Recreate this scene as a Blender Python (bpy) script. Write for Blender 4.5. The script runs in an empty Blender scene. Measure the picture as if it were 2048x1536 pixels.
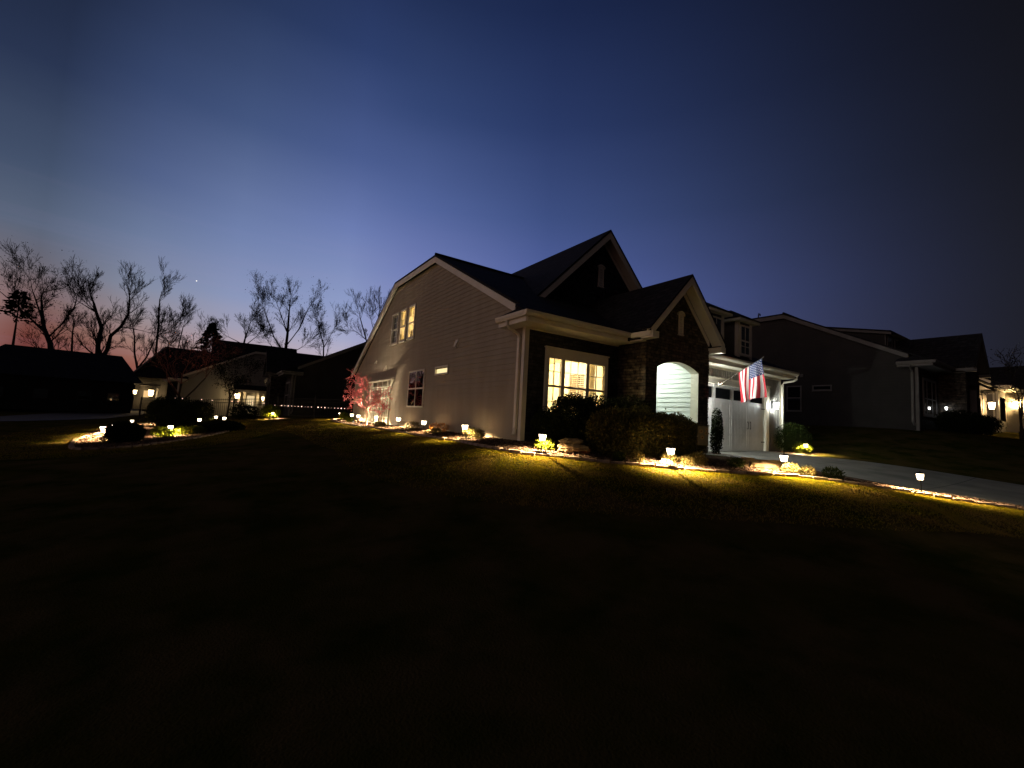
import bpy, math, random
import numpy as np
from mathutils import Vector, Matrix
S = bpy.context.scene
COL = S.collection
PI = math.pi
# ------------------------------------------------------------------ camera
cam_d = bpy.data.cameras.new('camera'); cam_o = bpy.data.objects.new('camera', cam_d); COL.objects.link(cam_o)
YAW, PITCH, ROLL = math.radians(34.096), math.radians(4.613), math.radians(2.986)
CAM = Vector((-6.451, -8.996, 0.55))
_cy, _sy, _cp, _sp = math.cos(YAW), math.sin(YAW), math.cos(PITCH), math.sin(PITCH)
_f = Vector((_sy*_cp, _cy*_cp, _sp)); _r = Vector((_cy, -_sy, 0)); _u = _r.cross(_f)
_r2 = _r*math.cos(ROLL) + _u*math.sin(ROLL); _u2 = -_r*math.sin(ROLL) + _u*math.cos(ROLL)
m = Matrix((( _r2.x, _u2.x, -_f.x, CAM.x), (_r2.y, _u2.y, -_f.y, CAM.y), (_r2.z, _u2.z, -_f.z, CAM.z), (0, 0, 0, 1)))
cam_o.matrix_world = m
cam_d.sensor_fit = 'HORIZONTAL'; cam_d.sensor_width = 36; cam_d.lens = 851.3/2048*36
cam_d.clip_start = .05; cam_d.clip_end = 6000
S.camera = cam_o
S.view_settings.view_transform = 'Standard'; S.view_settings.look = 'None'
S.view_settings.exposure = 0; S.view_settings.gamma = 1
# ------------------------------------------------------------------ dusk sky (azimuth 0 = +Y, positive towards +X)
W = bpy.data.worlds.new('World'); S.world = W; W.use_nodes = True
nt = W.node_tree; N = nt.nodes; L = nt.links; N.clear()
def srgb(c):
    return tuple(((v/255)/12.92 if v/255 <= .04045 else ((v/255+.055)/1.055)**2.4) for v in c)
tc = N.new('ShaderNodeTexCoord'); sep = N.new('ShaderNodeSeparateXYZ'); L.new(tc.outputs['Generated'], sep.inputs[0])
def math_n(op, a, b=None, clamp=False, tree=None):
    t = tree or nt
    n = t.nodes.new('ShaderNodeMath'); n.operation = op; n.use_clamp = clamp
    for i, v in enumerate((a, b)):
        if v is None: continue
        if isinstance(v, (int, float)): n.inputs[i].default_value = v
        else: t.links.new(v, n.inputs[i])
    return n.outputs[0]
az = math_n('MULTIPLY', math_n('ARCTAN2', sep.outputs[0], sep.outputs[1]), 180/PI)
el = math_n('MULTIPLY', math_n('ARCSINE', sep.outputs[2]), 180/PI)
# thin bands of pink cloud wander with azimuth
nz = N.new('ShaderNodeTexNoise'); nz.inputs['Scale'].default_value = 2.2; nz.inputs['Detail'].default_value = 4
mp = N.new('ShaderNodeMapping'); mp.inputs['Scale'].default_value = (1, 1, 9); L.new(tc.outputs['Generated'], mp.inputs[0]); L.new(mp.outputs[0], nz.inputs[0])
elw = math_n('ADD', el, math_n('MULTIPLY', math_n('SUBTRACT', nz.outputs[0], .5), 1.2))
elf = math_n('DIVIDE', elw, 70, True)
def ramp(stops):
    r = N.new('ShaderNodeValToRGB'); e = r.color_ramp.elements
    while len(e) > 1: e.remove(e[0])
    for i, (p, c) in enumerate(stops):
        x = e[0] if i == 0 else e.new(p/70)
        x.position = p/70; x.color = (*srgb(c), 1)
    L.new(elf, r.inputs[0]); return r.outputs[0]
R = {
 -60: [(0,(190,104,80)),(4,(205,140,118)),(9,(192,154,148)),(16,(142,134,146)),(30,(60,66,84)),(50,(24,28,42)),(70,(12,14,22))],
 -25: [(0,(160,104,96)),(4,(205,165,160)),(8,(200,172,176)),(11,(140,128,134)),(15,(90,100,120)),(20,(64,77,102)),(28,(38,49,76)),(38,(21,28,50)),(55,(16,20,36)),(70,(10,14,26))],
 -15: [(0,(96,34,30)),(5,(114,60,52)),(8,(120,88,82)),(11,(108,102,110)),(15,(90,102,124)),(20,(68,82,108)),(28,(42,54,82)),(38,(23,31,53)),(55,(14,20,38)),(70,(10,14,26))],
 -8:  [(0,(130,56,50)),(3.5,(144,88,76)),(6,(156,122,112)),(8.5,(150,140,146)),(11,(132,140,162)),(16,(110,125,158)),(22,(82,98,138)),(30,(56,72,110)),(40,(34,45,74)),(55,(17,24,46)),(70,(11,15,30))],
 0:   [(0,(150,90,90)),(4,(174,130,126)),(6.3,(182,160,164)),(8.6,(160,158,180)),(12,(138,150,186)),(19,(112,129,173)),(30,(68,86,128)),(40,(41,56,92)),(55,(18,27,55)),(70,(12,16,32))],
 12:  [(0,(170,130,140)),(4,(190,165,176)),(6.5,(188,178,194)),(9,(164,168,200)),(13,(142,156,198)),(22,(108,125,178)),(30,(74,92,143)),(40,(45,62,106)),(52,(23,32,66)),(70,(12,16,36))],
 20:  [(0,(150,120,150)),(6,(156,142,180)),(11,(138,142,192)),(18,(114,127,182)),(26,(84,102,156)),(36,(52,70,116)),(46,(33,47,84)),(58,(20,28,54)),(70,(12,16,36))],
 38:  [(0,(120,118,168)),(8,(104,114,174)),(16,(90,106,170)),(26,(64,82,134)),(36,(43,59,104)),(46,(28,41,78)),(58,(17,25,48)),(70,(11,15,34))],
 55:  [(0,(94,96,148)),(8,(84,92,147)),(16,(72,85,141)),(26,(53,67,118)),(36,(35,47,92)),(46,(22,32,68)),(58,(14,21,46)),(70,(11,15,30))],
 66:  [(0,(70,70,112)),(9,(64,68,112)),(18,(52,60,102)),(30,(37,44,78)),(42,(23,29,54)),(55,(15,19,36)),(70,(11,13,26))],
 76:  [(0,(46,44,62)),(12,(43,43,62)),(25,(33,35,54)),(38,(21,24,36)),(55,(14,16,25)),(70,(10,12,20))],
 87:  [(0,(27,26,27)),(14,(26,26,29)),(28,(20,20,24)),(45,(15,15,19)),(70,(9,10,15))],
}
prev = None
keys = [k for k in sorted(R) if k <= 38]
for i, k in enumerate(keys):
    c = ramp(R[k])
    if prev is None: prev = c; continue
    mr = N.new('ShaderNodeMapRange')
    L.new(az, mr.inputs[0]); mr.inputs[1].default_value = keys[i-1]; mr.inputs[2].default_value = k
    mx = N.new('ShaderNodeMix'); mx.data_type = 'RGBA'; L.new(mr.outputs[0], mx.inputs[0]); L.new(prev, mx.inputs[6]); L.new(c, mx.inputs[7]); prev = mx.outputs[2]
# the sky falls off smoothly to near black in the east
azf = math_n('DIVIDE', math_n('SUBTRACT', az, 22), 80, True)
er = N.new('ShaderNodeValToRGB'); er.color_ramp.interpolation = 'B_SPLINE'; e_ = er.color_ramp.elements
for i, (a_, v_) in enumerate(((22, 0), (34, .03), (44, .16), (55, .42), (65, .68), (75, .88), (86, 1.0))):
    x_ = e_[i] if i < 2 else e_.new((a_-22)/80)
    x_.position = (a_-22)/80; x_.color = (v_, v_, v_, 1)
L.new(azf, er.inputs[0])
mx = N.new('ShaderNodeMix'); mx.data_type = 'RGBA'; L.new(er.outputs[0], mx.inputs[0]); L.new(prev, mx.inputs[6]); L.new(ramp(R[87]), mx.inputs[7]); prev = mx.outputs[2]
# behind the sunset side (azimuth beyond -60) the glow fades to the dark east again
mr = N.new('ShaderNodeMapRange'); L.new(az, mr.inputs[0]); mr.inputs[1].default_value = -150; mr.inputs[2].default_value = -75
mx = N.new('ShaderNodeMix'); mx.data_type = 'RGBA'; L.new(mr.outputs[0], mx.inputs[0]); mx.inputs[6].default_value = (*srgb((20,20,26)), 1); L.new(prev, mx.inputs[7])
# soft pink cloud streaks low in the west
n2 = N.new('ShaderNodeTexNoise'); n2.inputs['Scale'].default_value = 1.6; n2.inputs['Detail'].default_value = 6; n2.inputs['Roughness'].default_value = .6
m2 = N.new('ShaderNodeMapping'); m2.inputs['Scale'].default_value = (1.2, 1.2, 22); m2.inputs['Rotation'].default_value = (0, math.radians(4), 0)
L.new(tc.outputs['Generated'], m2.inputs[0]); L.new(m2.outputs[0], n2.inputs[0])
st = N.new('ShaderNodeMapRange'); L.new(n2.outputs[0], st.inputs[0]); st.inputs[1].default_value = .5; st.inputs[2].default_value = .75
lo = N.new('ShaderNodeMapRange'); L.new(el, lo.inputs[0]); lo.inputs[1].default_value = 24; lo.inputs[2].default_value = 10
we = N.new('ShaderNodeMapRange'); L.new(az, we.inputs[0]); we.inputs[1].default_value = 45; we.inputs[2].default_value = 20
sf = math_n('MULTIPLY', math_n('MULTIPLY', st.outputs[0], lo.outputs[0]), math_n('MULTIPLY', we.outputs[0], .08))
mc = N.new('ShaderNodeMix'); mc.data_type = 'RGBA'; L.new(sf, mc.inputs[0]); L.new(mx.outputs[2], mc.inputs[6]); mc.inputs[7].default_value = (*srgb((176,150,190)), 1)
# below the horizon: near black
bl = N.new('ShaderNodeMapRange'); L.new(el, bl.inputs[0]); bl.inputs[1].default_value = -2; bl.inputs[2].default_value = 0
mb = N.new('ShaderNodeMix'); mb.data_type = 'RGBA'; L.new(bl.outputs[0], mb.inputs[0]); mb.inputs[6].default_value = (.002, .002, .003, 1); L.new(mc.outputs[2], mb.inputs[7])
bg = N.new('ShaderNodeBackground'); L.new(mb.outputs[2], bg.inputs[0]); bg.inputs[1].default_value = 1.0
wo = N.new('ShaderNodeOutputWorld'); L.new(bg.outputs[0], wo.inputs[0])
# last warm light of the set sun, very soft, from the west
sd = bpy.data.lights.new('sun', 'SUN'); sd.energy = SUNE = .11; sd.angle = math.radians(50); sd.color = (1, .84, .58)
so = bpy.data.objects.new('sun', sd); COL.objects.link(so)
_az, _el = math.radians(-82), math.radians(14)
_dir = Vector((math.sin(_az)*math.cos(_el), math.cos(_az)*math.cos(_el), math.sin(_el)))
so.rotation_euler = _dir.to_track_quat('Z', 'Y').to_euler()

# ------------------------------------------------------------------ helpers
MIR = [False]
def tag(o, label=None, cat=None, group=None, kind=None):
    if label: o['label'] = label
    if cat: o['category'] = cat
    if group: o['group'] = group
    if kind: o['kind'] = kind
    return o
def empty(name, loc=(0,0,0), rz=0, label=None, cat=None, group=None):
    o = bpy.data.objects.new(name, None); COL.objects.link(o); o.location = loc; o.rotation_euler = (0, 0, rz)
    return tag(o, label, cat, group)
def mesh_obj(name, V, F, mats, parent=None, mi=None, smooth=False, uv=None):
    me = bpy.data.meshes.new(name)
    me.from_pydata([tuple(map(float, v)) for v in V] if not isinstance(V, np.ndarray) else V.tolist(), [], F if isinstance(F, list) else F.tolist())
    for mt in (mats if isinstance(mats, (list, tuple)) else [mats]): me.materials.append(mt)
    if mi is not None: me.polygons.foreach_set('material_index', mi)
    if smooth: me.polygons.foreach_set('use_smooth', [True]*len(me.polygons))
    me.update()
    o = bpy.data.objects.new(name, me); COL.objects.link(o)
    if parent: o.parent = parent
    return o
class MB:
    def __init__(s): s.v = []; s.f = []; s.m = []
    def face(s, pts, m=0):
        n = len(s.v); s.v += [tuple(p) for p in pts]; s.f.append(list(range(n, n+len(pts)))); s.m.append(m)
    def box(s, x0, x1, y0, y1, z0, z1, m=0):
        n = len(s.v)
        s.v += [(x0,y0,z0),(x1,y0,z0),(x1,y1,z0),(x0,y1,z0),(x0,y0,z1),(x1,y0,z1),(x1,y1,z1),(x0,y1,z1)]
        s.f += [[n+a for a in q] for q in ((0,3,2,1),(4,5,6,7),(0,1,5,4),(1,2,6,5),(2,3,7,6),(3,0,4,7))]; s.m += [m]*6
    def prism(s, poly, off, m=0):
        """solid: polygon (3D points) extruded by vector off"""
        n = len(s.v); k = len(poly); o = Vector(off)
        s.v += [tuple(p) for p in poly] + [tuple(Vector(p)+o) for p in poly]
        s.f.append(list(range(n, n+k))[::-1]); s.f.append(list(range(n+k, n+2*k)))
        for i in range(k): s.f.append([n+i, n+(i+1) % k, n+k+(i+1) % k, n+k+i])
        s.m += [m]*(k+2)
    def bar(s, a, b, w, h=None, m=0, up=(0,0,1)):
        a = Vector(a); b = Vector(b); d = (b-a).normalized(); u = Vector(up)
        if abs(d.dot(u)) > .98: u = Vector((1,0,0))
        r = d.cross(u).normalized(); u = r.cross(d).normalized(); h = h or w
        q = [a+r*w/2-u*h/2, a+r*w/2+u*h/2, a-r*w/2+u*h/2, a-r*w/2-u*h/2]
        s.prism(q, b-a, m)
    def tube(s, pts, rad, k=6, m=0, cap=True):
        n0 = len(s.v); rings = []
        pts = [Vector(p) for p in pts]
        for i, p in enumerate(pts):
            d = (pts[min(i+1, len(pts)-1)] - pts[max(i-1, 0)]).normalized()
            u = Vector((0,0,1)) if abs(d.z) < .9 else Vector((1,0,0))
            r = d.cross(u).normalized(); u = r.cross(d)
            rr = rad[i] if isinstance(rad, (list, tuple)) else rad
            for j in range(k):
                a = 2*PI*j/k; s.v.append(tuple(p + r*math.cos(a)*rr + u*math.sin(a)*rr))
        for i in range(len(pts)-1):
            for j in range(k):
                a = n0+i*k+j; b = n0+i*k+(j+1) % k
                s.f.append([a, b, b+k, a+k]); s.m.append(m)
        if cap:
            s.f.append([n0+j for j in range(k)]); s.f.append([n0+(len(pts)-1)*k+j for j in range(k)][::-1]); s.m += [m, m]
    def build(s, name, mats, parent=None, smooth=False):
        V = s.v; F = s.f
        if MIR[0]:
            V = [(-x, y, z) for x, y, z in V]; F = [f[::-1] for f in F]
        return mesh_obj(name, V, F, mats, parent, s.m, smooth)
def copy_tree(o, parent=None):
    c = o.copy(); COL.objects.link(c); c.parent = parent
    for ch in list(o.children): copy_tree(ch, c)
    return c
def point(name, loc, power, color, r=.03, parent=None):
    l = bpy.data.lights.new(name, 'POINT'); l.energy = power; l.color = color; l.shadow_soft_size = r
    o = bpy.data.objects.new(name, l); COL.objects.link(o); o.location = loc
    if parent: o.parent = parent
    return o
# ------------------------------------------------------------------ materials
def mat(name, col, rough=.7, metal=0, spec=.5):
    mt = bpy.data.materials.new(name); mt.use_nodes = True
    b = mt.node_tree.nodes['Principled BSDF']; b.inputs['Base Color'].default_value = (*col, 1)
    b.inputs['Roughness'].default_value = rough; b.inputs['Metallic'].default_value = metal
    b.inputs['Specular IOR Level'].default_value = spec
    return mt
def noise_mat(name, cols, scale=5, rough=.8, bump=0, bscale=None, detail=5, stretch=(1,1,1), spec=.3, lo=.35, hi=.65):
    mt = mat(name, cols[0], rough, spec=spec); t = mt.node_tree; b = t.nodes['Principled BSDF']
    tcn = t.nodes.new('ShaderNodeTexCoord'); mpn = t.nodes.new('ShaderNodeMapping'); mpn.inputs['Scale'].default_value = stretch
    t.links.new(tcn.outputs['Object'], mpn.inputs[0])
    nn = t.nodes.new('ShaderNodeTexNoise'); nn.inputs['Scale'].default_value = scale; nn.inputs['Detail'].default_value = detail
    t.links.new(mpn.outputs[0], nn.inputs[0])
    rp = t.nodes.new('ShaderNodeValToRGB'); e = rp.color_ramp.elements
    e[0].position = lo; e[1].position = hi; e[0].color = (*cols[0], 1); e[1].color = (*cols[-1], 1)
    if len(cols) == 3: x = e.new((lo+hi)/2); x.color = (*cols[1], 1)
    t.links.new(nn.outputs[0], rp.inputs[0]); t.links.new(rp.outputs[0], b.inputs['Base Color'])
    if bump:
        n3 = t.nodes.new('ShaderNodeTexNoise'); n3.inputs['Scale'].default_value = bscale or scale*4; n3.inputs['Detail'].default_value = 6
        t.links.new(mpn.outputs[0], n3.inputs[0])
        bp = t.nodes.new('ShaderNodeBump'); bp.inputs['Strength'].default_value = bump; bp.inputs['Distance'].default_value = .02
        t.links.new(n3.outputs[0], bp.inputs['Height']); t.links.new(bp.outputs[0], b.inputs['Normal'])
    return mt
def emis(name, col, strength, clear=False):
    mt = bpy.data.materials.new(name); mt.use_nodes = True; t = mt.node_tree; t.nodes.clear()
    e = t.nodes.new('ShaderNodeEmission'); e.inputs[0].default_value = (*col, 1); e.inputs[1].default_value = strength
    o = t.nodes.new('ShaderNodeOutputMaterial')
    if clear:
        tr = t.nodes.new('ShaderNodeBsdfTransparent'); ad = t.nodes.new('ShaderNodeAddShader')
        t.links.new(e.outputs[0], ad.inputs[0]); t.links.new(tr.outputs[0], ad.inputs[1]); t.links.new(ad.outputs[0], o.inputs[0])
    else: t.links.new(e.outputs[0], o.inputs[0])
    return mt
def glass_mat(name, ior=1.9, tint=(.9,.92,.9), rough=.01):
    mt = bpy.data.materials.new(name); mt.use_nodes = True; t = mt.node_tree; t.nodes.clear()
    tr = t.nodes.new('ShaderNodeBsdfTransparent'); tr.inputs[0].default_value = (*tint, 1)
    gl = t.nodes.new('ShaderNodeBsdfGlossy'); gl.inputs['Roughness'].default_value = rough
    fr = t.nodes.new('ShaderNodeFresnel'); fr.inputs[0].default_value = ior
    mx = t.nodes.new('ShaderNodeMixShader'); o = t.nodes.new('ShaderNodeOutputMaterial')
    t.links.new(fr.outputs[0], mx.inputs[0]); t.links.new(tr.outputs[0], mx.inputs[1]); t.links.new(gl.outputs[0], mx.inputs[2]); t.links.new(mx.outputs[0], o.inputs[0])
    return mt
def brick_mat(name, c1, c2, mortar, bw, bh, rot=(0,0,0), bump=.8, vary=1.0, axis='x'):
    mt = mat(name, c1, .9, spec=.2); t = mt.node_tree; b = t.nodes['Principled BSDF']; k = t.links
    tcn = t.nodes.new('ShaderNodeTexCoord'); sp = t.nodes.new('ShaderNodeSeparateXYZ'); k.new(tcn.outputs['Object'], sp.inputs[0])
    cb = t.nodes.new('ShaderNodeCombineXYZ')
    ad = t.nodes.new('ShaderNodeMath'); k.new(sp.outputs[0], ad.inputs[0]); k.new(sp.outputs[1], ad.inputs[1])
    k.new(ad.outputs[0], cb.inputs[0]); k.new(sp.outputs[2], cb.inputs[1])
    nn = t.nodes.new('ShaderNodeTexNoise'); nn.inputs['Scale'].default_value = 3.0; k.new(cb.outputs[0], nn.inputs[0])
    vm = t.nodes.new('ShaderNodeVectorMath'); vm.operation = 'MULTIPLY_ADD'; k.new(nn.outputs['Color'], vm.inputs[0]); vm.inputs[1].default_value = (.10, .05, 0); k.new(cb.outputs[0], vm.inputs[2])
    br = t.nodes.new('ShaderNodeTexBrick'); k.new(vm.outputs[0], br.inputs[0])
    br.inputs['Color1'].default_value = (*c1, 1); br.inputs['Color2'].default_value = (*c2, 1); br.inputs['Mortar'].default_value = (*mortar, 1)
    br.inputs['Scale'].default_value = 1; br.inputs['Brick Width'].default_value = bw; br.inputs['Row Height'].default_value = bh
    br.inputs['Mortar Size'].default_value = bh*.07; br.inputs['Bias'].default_value = 0; br.offset_frequency = 2; br.squash = .6; br.squash_frequency = 3
    n2 = t.nodes.new('ShaderNodeTexNoise'); n2.inputs['Scale'].default_value = 7; n2.inputs['Detail'].default_value = 8; k.new(tcn.outputs['Object'], n2.inputs[0])
    mp2 = t.nodes.new('ShaderNodeMapRange'); k.new(n2.outputs[0], mp2.inputs[0]); mp2.inputs[1].default_value = .3; mp2.inputs[2].default_value = .7; mp2.inputs[3].default_value = 1-.6*vary; mp2.inputs[4].default_value = 1+.6*vary
    ml = t.nodes.new('ShaderNodeVectorMath'); ml.operation = 'SCALE'; k.new(br.outputs[0], ml.inputs[0]); k.new(mp2.outputs[0], ml.inputs['Scale'])
    k.new(ml.outputs[0], b.inputs['Base Color'])
    sb = t.nodes.new('ShaderNodeMath'); sb.operation = 'MULTIPLY_ADD'; k.new(n2.outputs[0], sb.inputs[0]); sb.inputs[1].default_value = .6
    iv = t.nodes.new('ShaderNodeMath'); iv.operation = 'SUBTRACT'; iv.inputs[0].default_value = 1; k.new(br.outputs['Fac'], iv.inputs[1]); k.new(iv.outputs[0], sb.inputs[2])
    bp = t.nodes.new('ShaderNodeBump'); bp.inputs['Strength'].default_value = bump; bp.inputs['Distance'].default_value = .03
    k.new(sb.outputs[0], bp.inputs['Height']); k.new(bp.outputs[0], b.inputs['Normal'])
    return mt
M = {
 'siding': noise_mat('siding_taupe', [(.335,.285,.21),(.405,.35,.265)], 1.6, .8, .12, 30, stretch=(1,1.6,.35), spec=.1, lo=.25, hi=.75),
 'siding2': noise_mat('siding_grey', [(.085,.08,.075),(.105,.10,.09)], 1.3, .75, .1, 30),
 'siding3': noise_mat('siding_beige', [(.22,.20,.165),(.26,.24,.20)], 1.3, .75, .1, 30),
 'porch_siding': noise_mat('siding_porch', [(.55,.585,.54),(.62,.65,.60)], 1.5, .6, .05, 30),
 'batten': noise_mat('batten_grey', [(.30,.29,.27),(.36,.35,.32)], 1.5, .7),
 'trim': noise_mat('trim_paint', [(.74,.68,.54),(.82,.77,.64)], 2.0, .5, .05, 20),
 'stone': brick_mat('ledge_stone', (.028,.024,.020), (.082,.064,.046), (.007,.0065,.006), .34, .09, vary=1.2),
 'slate': brick_mat('dark_wall_stone', (.016,.0165,.018), (.042,.042,.043), (.005,.005,.005), .34, .09, vary=1.0),
 'roof': brick_mat('roof_shingle', (.012,.011,.012), (.024,.022,.023), (.005,.005,.005), .3, .14, bump=.4, vary=.8),
 'glass': glass_mat('window_glass', 1.75),
 'dark_glass': mat('dark_glass', (.006,.007,.008), .03, spec=.9),
 'dark': mat('dark_inside', (.01,.01,.01), .9),
 'cream': noise_mat('room_plaster', [(.78,.68,.46),(.82,.72,.5)], 2, .9),
 'curtain': noise_mat('curtain_cloth', [(.45,.36,.20),(.62,.52,.32)], 14, .9, stretch=(6,6,.2)),
 'blind': mat('blind_slat', (.10,.06,.025), .6),
 'blind_w': mat('blind_cream', (.75,.68,.5), .6),
 'metal': mat('dark_metal', (.015,.015,.016), .45, .6),
 'bronze': mat('bronze_metal', (.05,.04,.03), .4, .8),
 'door': noise_mat('garage_paint', [(.60,.59,.57),(.66,.65,.63)], 3, .45, .03, 12),
 'concrete': noise_mat('concrete', [(.12,.115,.10),(.19,.18,.155)], 1.2, .95, .25, 40),
 'mulch': noise_mat('mulch', [(.02,.012,.009),(.08,.05,.035),(.16,.11,.085)], 26, .95, 1.0, 60, lo=.3, hi=.7),
 'grass': noise_mat('lawn', [(.022,.028,.004),(.048,.041,.008)], 1.6, .95, .6, 60, lo=.38, hi=.62),
 'edging': noise_mat('edging_stone', [(.16,.115,.09),(.34,.26,.20)], 9, .9, .5, 40),
 'rock': noise_mat('rock', [(.10,.07,.04),(.24,.18,.105)], 4, .9, .8, 14),
 'bark': noise_mat('bark', [(.02,.016,.013),(.05,.04,.032)], 8, .95, .5, 30),
 'bark_far': mat('bark_far', (.018,.013,.013), .95),
 'leaf_far': mat('leaf_dead', (.05,.032,.02), .9),
 'pine': mat('pine_needles', (.012,.018,.010), .9),
}
def leaf_mat(name, c1, c2, rough=.6):
    mt = mat(name, c1, rough, spec=.3); t = mt.node_tree; b = t.nodes['Principled BSDF']
    g = t.nodes.new('ShaderNodeNewGeometry'); rp = t.nodes.new('ShaderNodeValToRGB')
    rp.color_ramp.elements[0].color = (*c1, 1); rp.color_ramp.elements[1].color = (*c2, 1)
    t.links.new(g.outputs['Random Per Island'], rp.inputs[0]); t.links.new(rp.outputs[0], b.inputs['Base Color'])
    tl = t.nodes.new('ShaderNodeBsdfTranslucent'); t.links.new(rp.outputs[0], tl.inputs[0])
    mx = t.nodes.new('ShaderNodeMixShader'); mx.inputs[0].default_value = .25
    t.links.new(b.outputs[0], mx.inputs[1]); t.links.new(tl.outputs[0], mx.inputs[2])
    t.links.new(mx.outputs[0], t.nodes['Material Output'].inputs[0])
    return mt
M['leaf_dark'] = leaf_mat('leaf_dark_green', (.008,.011,.005), (.022,.028,.012))
M['leaf_olive'] = leaf_mat('leaf_olive', (.026,.030,.011), (.085,.075,.026))
M['leaf_green'] = leaf_mat('leaf_green', (.02,.032,.010), (.05,.07,.018))
M['leaf_lime'] = leaf_mat('leaf_lime', (.09,.11,.010), (.17,.20,.02))
M['leaf_straw'] = leaf_mat('leaf_straw', (.08,.065,.02), (.17,.14,.055))
M['leaf_red'] = leaf_mat('leaf_red', (.72,.10,.14), (.88,.24,.26))
M['twig_red'] = leaf_mat('twig_red', (.80,.19,.20), (.90,.36,.34))
M['leaf_orange'] = leaf_mat('leaf_orange', (.40,.13,.03), (.60,.28,.06))
M['blade'] = leaf_mat('grass_blade', (.12,.13,.003), (.23,.16,.012), .9)
M['chip'] = leaf_mat('mulch_chip', (.03,.018,.012), (.22,.15,.115), .9)
for _n_, _c_ in (('grass', (.075,.052,.018)), ('blade', (.24,.15,.045))):
    t = M[_n_].node_tree; b_ = t.nodes['Principled BSDF']; src = b_.inputs['Base Color'].links[0].from_socket
    g_ = t.nodes.new('ShaderNodeTexCoord'); q_ = t.nodes.new('ShaderNodeTexNoise'); q_.inputs['Scale'].default_value = 1.1; q_.inputs['Detail'].default_value = 7; q_.inputs['Roughness'].default_value = .65
    t.links.new(g_.outputs['Object'], q_.inputs[0]); w_ = t.nodes.new('ShaderNodeMapRange'); t.links.new(q_.outputs[0], w_.inputs[0]); w_.inputs[1].default_value = .42; w_.inputs[2].default_value = .62
    x_ = t.nodes.new('ShaderNodeMix'); x_.data_type = 'RGBA'; t.links.new(w_.outputs[0], x_.inputs[0]); t.links.new(src, x_.inputs[6]); x_.inputs[7].default_value = (*_c_, 1); t.links.new(x_.outputs[2], b_.inputs['Base Color'])
for _n_ in ('grass', 'mulch', 'blade', 'chip', 'rock', 'edging', 'leaf_straw', 'leaf_olive', 'leaf_lime', 'leaf_dark', 'leaf_green'):
    M[_n_].node_tree.nodes['Principled BSDF'].inputs['Specular IOR Level'].default_value = 0
# ------------------------------------------------------------------ terrain
CP=np.array([(0,0,-.03),(0,4,-.03),(0,8,-.03),(0,12,-.03),(0,17,-.03),(3,0,-.1),(5,-1.2,-.2),(7,-.3,-.27),(12.3,-.3,-.27),(13.6,0,-.25),
(-1.1,-1.5,-.16),(-1.1,2,-.16),(-1.1,6,-.16),(-1.1,10,-.15),(-1.3,14,-.14),(-.2,-3.0,-.26),(1.1,-3.66,-.3),(3.25,-4.85,-.34),(5.38,-6.47,-.54),
(6.6,-3,-.33),(6.6,-3.9,-.41),(6.5,-5.1,-.5),(6.5,-6.3,-.59),(6.5,-7.7,-.66),(12.3,-7.1,-.6),(12.3,-5,-.42),(12.3,-3.4,-.33),
(-6.45,-9,-1.05),(-3.4,-4.8,-.72),(-3,-1.5,-.4),(-3.2,4,-.36),(-3.5,10,-.36),(0,-8,-.78),(4,-10,-.85),(-10,-5,-1.05),(-5.9,14,-.62),
(-7.8,9,-.82),(-9.6,7.5,-.93),(-9.9,12,-.95),(-10.3,15.5,-.9),(-8,20,-.7),(-3,21,-.22),(-2.3,26,-.12),(3,24,-.05),(8,18,0),(13.6,10,-.1),(-5,30,-.4),(-12,36,-.9),(-16,30,-1.1),(-25,20,-1.2),(-20,0,-1.2),
(17,-4,.1),(21.5,-3,.98),(21.5,8,.98),(28,-4,1.0),(35,-4,1.05),(45,-4,1.5),(18,6,.5),(20,-10,-.2),(35,-12,.2),(60,-4,1.6),
(0,-30,-1.4),(40,-30,-1),(-40,-30,-1.4),(-60,20,-1.3),(-60,70,-1),(0,70,-.6),(50,70,0.5),(90,20,1.5),(120,-60,0),(-120,-80,-1),(-120,100,-1),(120,110,0),(0,120,-.6),(0,-100,-1.4),(8,8,0),(16,40,.1)],float)
def _k(r2): return r2*np.log(np.maximum(r2,1e-9))*.5
_n=len(CP);_A=np.zeros((_n+3,_n+3));_d=CP[:,None,:2]-CP[None,:,:2]
_A[:_n,:_n]=_k((_d**2).sum(-1))+np.eye(_n)*.02
_A[:_n,_n]=1;_A[:_n,_n+1:]=CP[:,:2];_A[_n,:_n]=1;_A[_n+1:,:_n]=CP[:,:2].T
_w=np.linalg.solve(_A,np.r_[CP[:,2],0,0,0])
def H(x, y):
    x=np.asarray(x,float);y=np.asarray(y,float)
    s=_w[_n]+_w[_n+1]*x+_w[_n+2]*y
    for i in range(_n): s=s+_w[i]*_k((x-CP[i,0])**2+(y-CP[i,1])**2)
    return s
def h(x, y): return float(H(x, y))
def coords(a, b, step, far, n):
    core = np.arange(a, b+1e-6, step); g = np.geomspace(step*1.5, far, n); g = np.cumsum(g/g.sum()*far)
    return np.r_[a-g[::-1], core, b+g]
def drape(name, xs, ys, mt, off=0, parent=None, mask=None, kind='structure'):
    X, Y = np.meshgrid(xs, ys); Z = H(X, Y)+off
    V = np.stack([X, Y, Z], -1).reshape(-1, 3); nx = len(xs); F = []
    for j in range(len(ys)-1):
        for i in range(nx-1):
            if mask and not mask((xs[i]+xs[i+1])/2, (ys[j]+ys[j+1])/2): continue
            a = j*nx+i; F.append([a, a+1, a+nx+1, a+nx])
    used = np.unique([q for f in F for q in f]); re = np.zeros(len(V), int); re[used] = np.arange(len(used))
    o = mesh_obj(name, V[used], [[int(re[q]) for q in f] for f in F], mt, parent, smooth=True)
    if kind: o['kind'] = kind
    return o
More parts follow.
